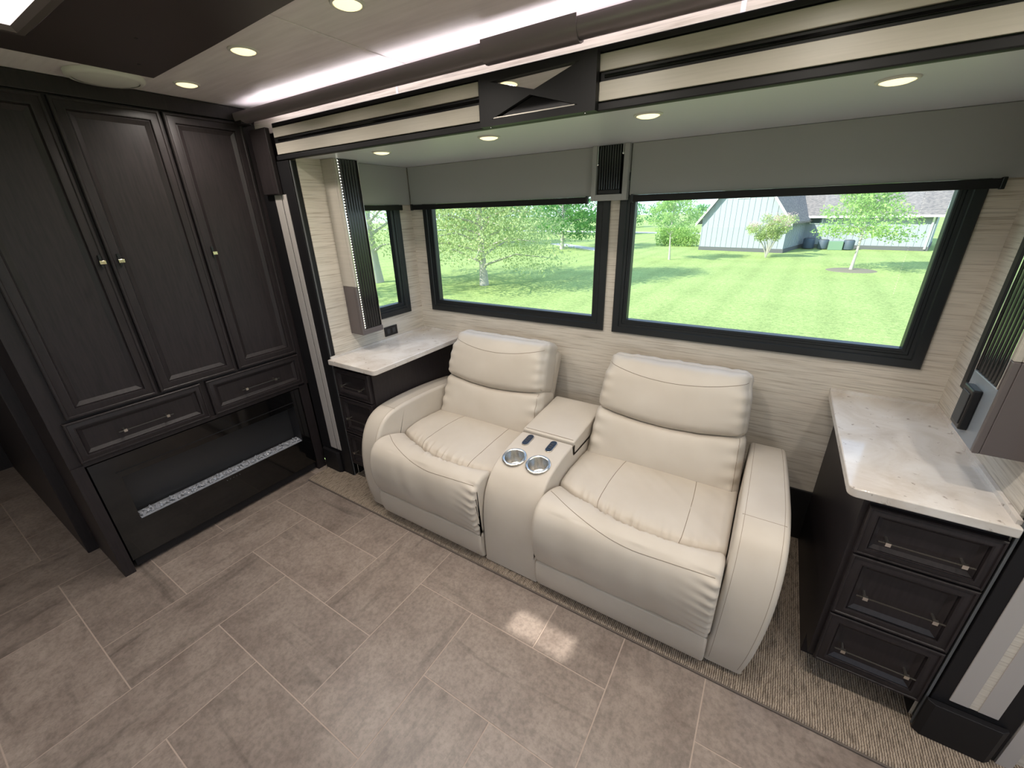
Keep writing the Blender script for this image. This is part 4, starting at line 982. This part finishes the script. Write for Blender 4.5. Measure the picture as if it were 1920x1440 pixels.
def house():
    th = math.radians(-13.0); ex = Vector((math.cos(th), math.sin(th), 0)); ey = Vector((-math.sin(th), math.cos(th), 0)); O = Vector((.055, 29.4, GZ))
    P = lambda a, d, z: tuple(O + ex*a + ey*d + Vector((0, 0, z)))
    r = thing('house', tuple(O), 'white board and batten house with steep gable across the lawn', 'house')
    GL, EZ, PZ, DP, RW = -4.78, 1.93, 5.1, 4.4, 5.95
    def prism_wall(name, a0, a1, d0, d1, ztop, gable=False, m_='siding'):
        b = MB(); prof = [(a0, .22), (a1, .22), (a1, ztop), ((a0+a1)/2, PZ) if gable else None, (a0, ztop)]; prof = [q for q in prof if q]
        n = len(prof); vs = [P(q[0], d0, q[1]) for q in prof] + [P(q[0], d1, q[1]) for q in prof]
        b.add(vs, [tuple(range(n)), tuple(range(2*n-1, n-1, -1))] + [(i, (i+1) % n, (i+1) % n+n, i+n) for i in range(n)])
        # battens
        k = int((a1-a0)/.30)
        for i in range(k+1):
            a = a0+.02+(a1-a0-.04)*i/k; zt = ztop + ((PZ-ztop)*(1-abs(a-(a0+a1)/2)/((a1-a0)/2)) if gable else 0)
            q = [P(a-.022, d0-.025, .22), P(a+.022, d0-.025, .22), P(a+.022, d0, .22), P(a-.022, d0, .22)]; q += [(v_[0], v_[1], GZ+zt) for v_ in q]
            b.add(q, [(3,2,1,0),(4,5,6,7),(0,1,5,4),(1,2,6,5),(2,3,7,6),(3,0,4,7)])
        return b.build(name, m_, r)
    prism_wall('gable_wall', GL, 0, 0, 9.0, EZ, True)
    prism_wall('side_wing', 0.0, RW+.0, DP, 9.0, EZ+.05)
    # battens on the return wall
    b = MB()
    for i in range(14):
        d = .15+i*.31; q = [P(0, d-.022, .22), P(.025, d-.022, .22), P(.025, d+.022, .22), P(0, d+.022, .22)]; q += [(v_[0], v_[1], GZ+EZ) for v_ in q]
        b.add(q, [(3,2,1,0),(4,5,6,7),(0,1,5,4),(1,2,6,5),(2,3,7,6),(3,0,4,7)])
    b.build('return_battens', 'siding', r)
    b = MB()
    for (a0, a1, d0) in ((GL-.03, .03, -.03), (0.03, RW+.03, DP-.03)):
        q = [P(a0, d0, 0), P(a1, d0, 0), P(a1, 9.1, 0), P(a0, 9.1, 0)]; q += [(v_[0], v_[1], GZ+.22) for v_ in q]; b.add(q, [(3,2,1,0),(4,5,6,7),(0,1,5,4),(1,2,6,5),(2,3,7,6),(3,0,4,7)])
    b.build('foundation', 'foundation', r)
    def roof_slab(corners, name='roof', t=.10):
        me_v = [Vector(c) for c in corners] + [Vector(c) + Vector((0, 0, -t)) for c in corners]; b = MB().add(me_v, [(0,1,2,3),(7,6,5,4),(0,4,5,1),(1,5,6,2),(2,6,7,3),(3,7,4,0)])
        o = b.build(name, 'shingle', r); me = o.data; base = Vector(r.location)
        u = (Vector(corners[1])-Vector(corners[0])).normalized(); w_ = (Vector(corners[3])-Vector(corners[0])).normalized()
        at2 = me.attributes.new('tc', 'FLOAT_VECTOR', 'POINT'); at2.data.foreach_set('vector', [c for v_ in me.vertices for c in ((v_.co+base-Vector(corners[0])).dot(u), (v_.co+base-Vector(corners[0])).dot(w_), 0)])
        return o
    mid = GL/2; sl = (PZ-EZ)/(-GL/2); ov = .30
    roof_slab([P(GL-ov, 9.2, EZ-ov*sl+.12), P(GL-ov, -.3, EZ-ov*sl+.12), P(mid, -.3, PZ+.12), P(mid, 9.2, PZ+.12)])
    roof_slab([P(ov, -.3, EZ-ov*sl+.12), P(ov, 9.2, EZ-ov*sl+.12), P(mid, 9.2, PZ+.12), P(mid, -.3, PZ+.12)])
    roof_slab([P(-.6, DP-.35, EZ-.02), P(RW+.25, DP-.35, EZ-.02), P(RW+.25, DP+5.5, EZ+3.1), P(-1.6, DP+5.5, EZ+3.1)])
    # rake boards, gutter, corner boards
    b = MB()
    for s0, s1 in ((GL-ov, mid), (ov, mid)):
        z0 = EZ-ov*sl; q = [P(s0, -.33, z0-.08), P(s1, -.33, PZ-.08), P(s1, -.33, PZ+.10), P(s0, -.33, z0+.10)]; q += [tuple(Vector(v_)+ey*.04) for v_ in q]
        b.add(q, [(0,1,2,3),(7,6,5,4),(0,4,5,1),(1,5,6,2),(2,6,7,3),(3,7,4,0)])
    b.build('rake_board', 'housetrim', r)
    b = MB(); q = [P(.1, DP-.46, EZ-.16), P(RW+.25, DP-.46, EZ-.16), P(RW+.25, DP-.36, EZ-.16), P(.1, DP-.36, EZ-.16)]; q += [(v_[0], v_[1], v_[2]+.12) for v_ in q]
    b.add(q, [(3,2,1,0),(4,5,6,7),(0,1,5,4),(1,2,6,5),(2,3,7,6),(3,0,4,7)]).build('gutter', 'housetrim', r)
    b = MB().tube([P(RW-.12, DP-.40, EZ-.1), P(RW-.12, DP-.07, EZ-.4), P(RW-.12, DP-.07, .1)], .05, 6).build('downspout', 'housetrim', r)
    def win(a0, a1, z0, z1, d):
        q = [P(a0, d-.05, z0), P(a1, d-.05, z0), P(a1, d+.01, z0), P(a0, d+.01, z0)]; q += [(v_[0], v_[1], GZ+z1) for v_ in q]
        f = MB().add(q, [(3,2,1,0),(4,5,6,7),(0,1,5,4),(1,2,6,5),(2,3,7,6),(3,0,4,7)]).build('window', 'housetrim', r)
        i = .05; q = [P(a0+i, d-.06, z0+i), P(a1-i, d-.06, z0+i), P(a1-i, d-.045, z0+i), P(a0+i, d-.045, z0+i)]; q += [(v_[0], v_[1], GZ+z1-i) for v_ in q]
        MB().add(q, [(3,2,1,0),(4,5,6,7),(0,1,5,4),(1,2,6,5),(2,3,7,6),(3,0,4,7)]).build('pane', 'housewin', f)
    win(.18, .85, 1.42, 1.80, DP); win(-2.9, -2.2, 3.0, 3.5, 0)
    # units by the wall
    for (a, d, w_, h, lab) in ((.55, DP-.9, .62, .62, 'blue grey air conditioning unit nearest the gable wall'), (1.30, DP-.9, .55, .55, 'dark air conditioning unit right of the blue grey one'), (2.55, DP-.9, .55, .55, 'dark air conditioning unit furthest right by the house wall')):
        c = P(a, d, 0); u = thing('air_conditioner', c, lab, 'air conditioner', 'units along the house wall')
        MB().lathe([(0, .04), (w_*.48, .04), (w_*.5, .08), (w_*.5, h-.04), (w_*.45, h), (0, h)], c, 20).build('casing', 'acgrey', u, smooth=40)
        MB().lathe([(w_*.18, h+.001), (w_*.40, h+.001), (w_*.40, h+.02), (w_*.18, h+.02)], c, 20).build('fan_guard', 'foundation', u)
    c = P(1.95, DP-1.1, 0); u = thing('utility_box', c, 'low green utility box between the air conditioning units', 'utility box')
    MB().box((c[0]-.35, c[1]-.2, c[2]), (c[0]+.35, c[1]+.2, c[2]+.50)).build('casing', mat('dull green metal', rgb(110, 140, 116), .6), u, bevel=.02)
    return r
house()
